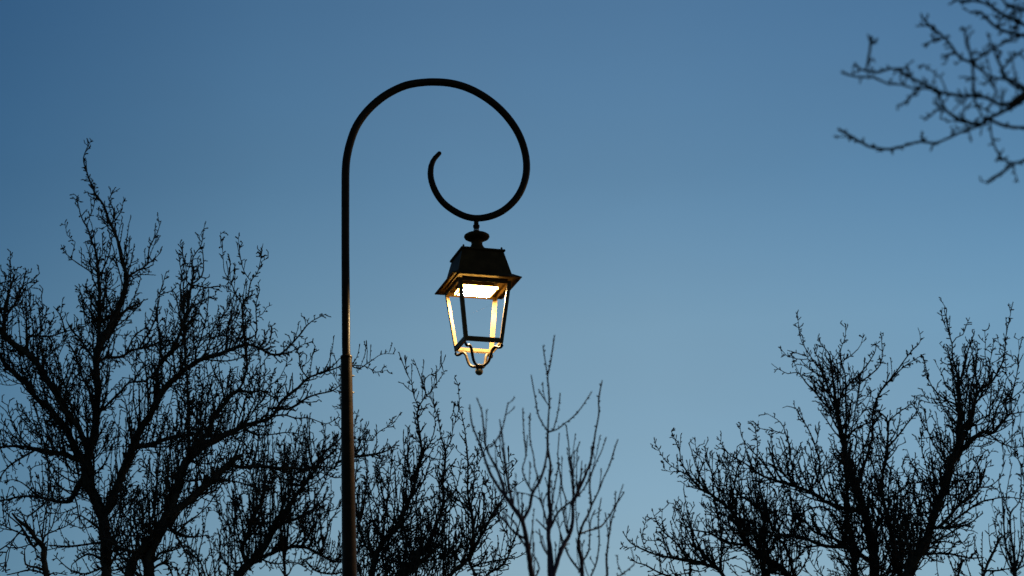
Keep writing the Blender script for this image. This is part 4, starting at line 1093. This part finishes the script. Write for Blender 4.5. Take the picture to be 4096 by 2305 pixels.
# --- near tree whose bough hangs into the top right corner
near = [
 limb(('J', [(3100, 1750, 105), (3090, 1350, 98), (3060, 950, 90), (3000, 450, 72), (3050, -100, 55), (3000, -700, 38), (3060, -1300, 18)])),
 limb(('J', [(3060, 1000, 60), (2850, 880, 56), (2500, 830, 48), (2100, 760, 40), (1800, 690, 30), (1600, 680, 24), (1519, 710, 20), (1420, 785, 17), (1330, 795, 15), (1230, 745, 14), (1100, 735, 13), (980, 725, 12), (870, 700, 13), (770, 650, 12), (650, 590, 11), (570, 540, 10), (490, 525, 10), (400, 552, 10), (270, 530, 9), (225, 480, 8)])),
 limb(('J', [(3070, 1000, 60), (3350, 700, 48), (3700, 450, 36), (4000, 50, 24), (4200, -350, 10)])),
 limb(('J', [(3700, 450, 30), (4100, 380, 22), (4500, 180, 10)])),
 limb(('J', [(3000, 450, 50), (2800, 50, 40), (2500, -250, 28), (2150, -420, 18), (1800, -500, 9)])),
 limb(('J', [(3050, -100, 40), (3350, -450, 30), (3550, -900, 18), (3600, -1300, 8)])),
 limb(('J', [(2800, 50, 28), (2650, -400, 22), (2600, -900, 12), (2450, -1250, 6)])),
 limb(('J', [(3350, 700, 30), (3600, 900, 22), (3950, 950, 14), (4250, 850, 7)])),
 limb(('J', [(315, 530, 9), (335, 430, 10), (345, 350, 11), (360, 285, 9)])),
 limb(('J', [(700, 680, 8), (600, 650, 8), (470, 635, 8), (370, 590, 9), (250, 590, 9), (125, 552, 9)])),
 limb(('J', [(860, 700, 8), (770, 675, 8), (700, 685, 8), (640, 760, 8), (570, 810, 8)])),
 limb(('J', [(620, 600, 7), (640, 540, 7), (620, 490, 8)])),
 limb(('J', [(590, 640, 7), (570, 590, 7)])),
 limb(('J', [(2200, 790, 34), (1850, 640, 26), (1650, 690, 22), (1519, 745, 20), (1400, 830, 15), (1260, 900, 14), (1170, 950, 13), (1060, 920, 13), (950, 870, 12), (900, 800, 10), (870, 715, 9)])),
 limb(('J', [(1250, 905, 11), (1190, 955, 10), (1060, 1000, 10), (950, 1050, 10), (830, 1095, 10), (740, 1080, 10), (620, 1110, 10), (500, 1140, 11), (380, 1130, 12), (280, 1090, 12), (180, 1030, 12), (100, 985, 12)])),
 limb(('J', [(760, 1085, 12), (735, 1050, 10), (745, 1010, 8)])),
 limb(('J', [(1220, 900, 13), (1380, 965, 13), (1519, 975, 13), (1650, 1000, 14)])),
 limb(('J', [(1900, 680, 24), (1700, 720, 16), (1519, 690, 14), (1400, 620, 13), (1350, 520, 12), (1290, 390, 8), (1240, 260, 5)])),
 limb(('J', [(1400, 610, 10), (1250, 580, 11), (1140, 490, 13), (1030, 440, 12), (960, 340, 11), (880, 260, 11), (800, 200, 11), (735, 120, 9)])),
 limb(('J', [(1140, 725, 10), (1130, 600, 10), (1125, 480, 11), (1090, 340, 10), (1058, 210, 9)])),
 limb(('J', [(1140, 740, 8), (1170, 830, 7), (1220, 910, 7)])),
 limb(('J', [(2000, 640, 24), (1800, 420, 18), (1650, 330, 15), (1519, 275, 13), (1400, 250, 12), (1280, 190, 12), (1190, 95, 11), (1110, 100, 9)])),
 limb(('J', [(1800, 420, 18), (1700, 260, 15), (1519, 190, 13), (1380, 120, 12), (1280, 60, 11), (1170, 10, 10), (975, 4, 9)])),
 limb(('J', [(1300, 90, 8), (1250, 20, 8), (1200, -60, 7)])),
 limb(('J', [(1700, 260, 14), (1600, 120, 12), (1490, 60, 11), (1380, 30, 10), (1340, -40, 8)])),
 limb(('J', [(1150, 460, 9), (1200, 430, 9), (1290, 370, 9), (1400, 310, 9), (1500, 260, 9)])),
 limb(('J', [(1370, 510, 9), (1440, 440, 8), (1519, 380, 9)])),
 limb(('J', [(1260, 930, 9), (1275, 1050, 8), (1300, 1130, 8), (1360, 1215, 8), (1440, 1245, 11), (1519, 1225, 12), (1600, 1150, 12), (1650, 1010, 13)])),
 limb(('J', [(1440, 1250, 12), (1350, 1320, 12), (1270, 1370, 14), (1235, 1400, 9)])),
 limb(('J', [(1330, 1190, 7), (1300, 1235, 8)])),
 limb(('J', [(840, 850, 7), (810, 880), (755, 920, 8)])),
 limb(('J', [(860, 720, 7), (855, 810, 7), (820, 780, 6)])),
 limb(('J', [(1000, 410, 7), (940, 420), (885, 425, 7)])),
 limb(('J', [(870, 310, 7), (810, 320), (745, 345, 6)])),
 limb(('J', [(800, 200, 7), (750, 195), (690, 200, 6)])),
 limb(('J', [(830, 300, 8), (805, 260, 7)])),
 limb(('J', [(1020, 740, 6), (1050, 760), (970, 850, 5)])),
 limb(('J', [(1350, 800, 8), (1355, 720, 7), (1345, 670, 5)])),
 limb(('J', [(1120, 600, 8), (1060, 590, 7), (1020, 590, 6)])),
 limb(('J', [(1400, 600, 9), (1480, 640, 11), (1560, 700, 14)])),
 limb(('J', [(1420, 250, 8), (1460, 200), (1440, 60, 7)])),
]
NS = Style(gap=32, p_twig=.20, twig=(40, 120), p_shoot=0, spur=(10, 40), rspur=4.6, rtip=3.8, rtwig=4.6, crowd=40, sub_gap=30, up=0, slope=.25, kink=.35, maxlev=2, bud=1.6)
grow_tree("overhanging_tree", 6.4, near, NS, 101,
          "closest tree, a blurred dark bough hanging into the top right corner", None, thick=40,
          base=(at(3300 + 3100 * .524, 1750 * .524, 6.4).x + .05, 6.5), trunk_r=0.2, wide=1.08)
#END#
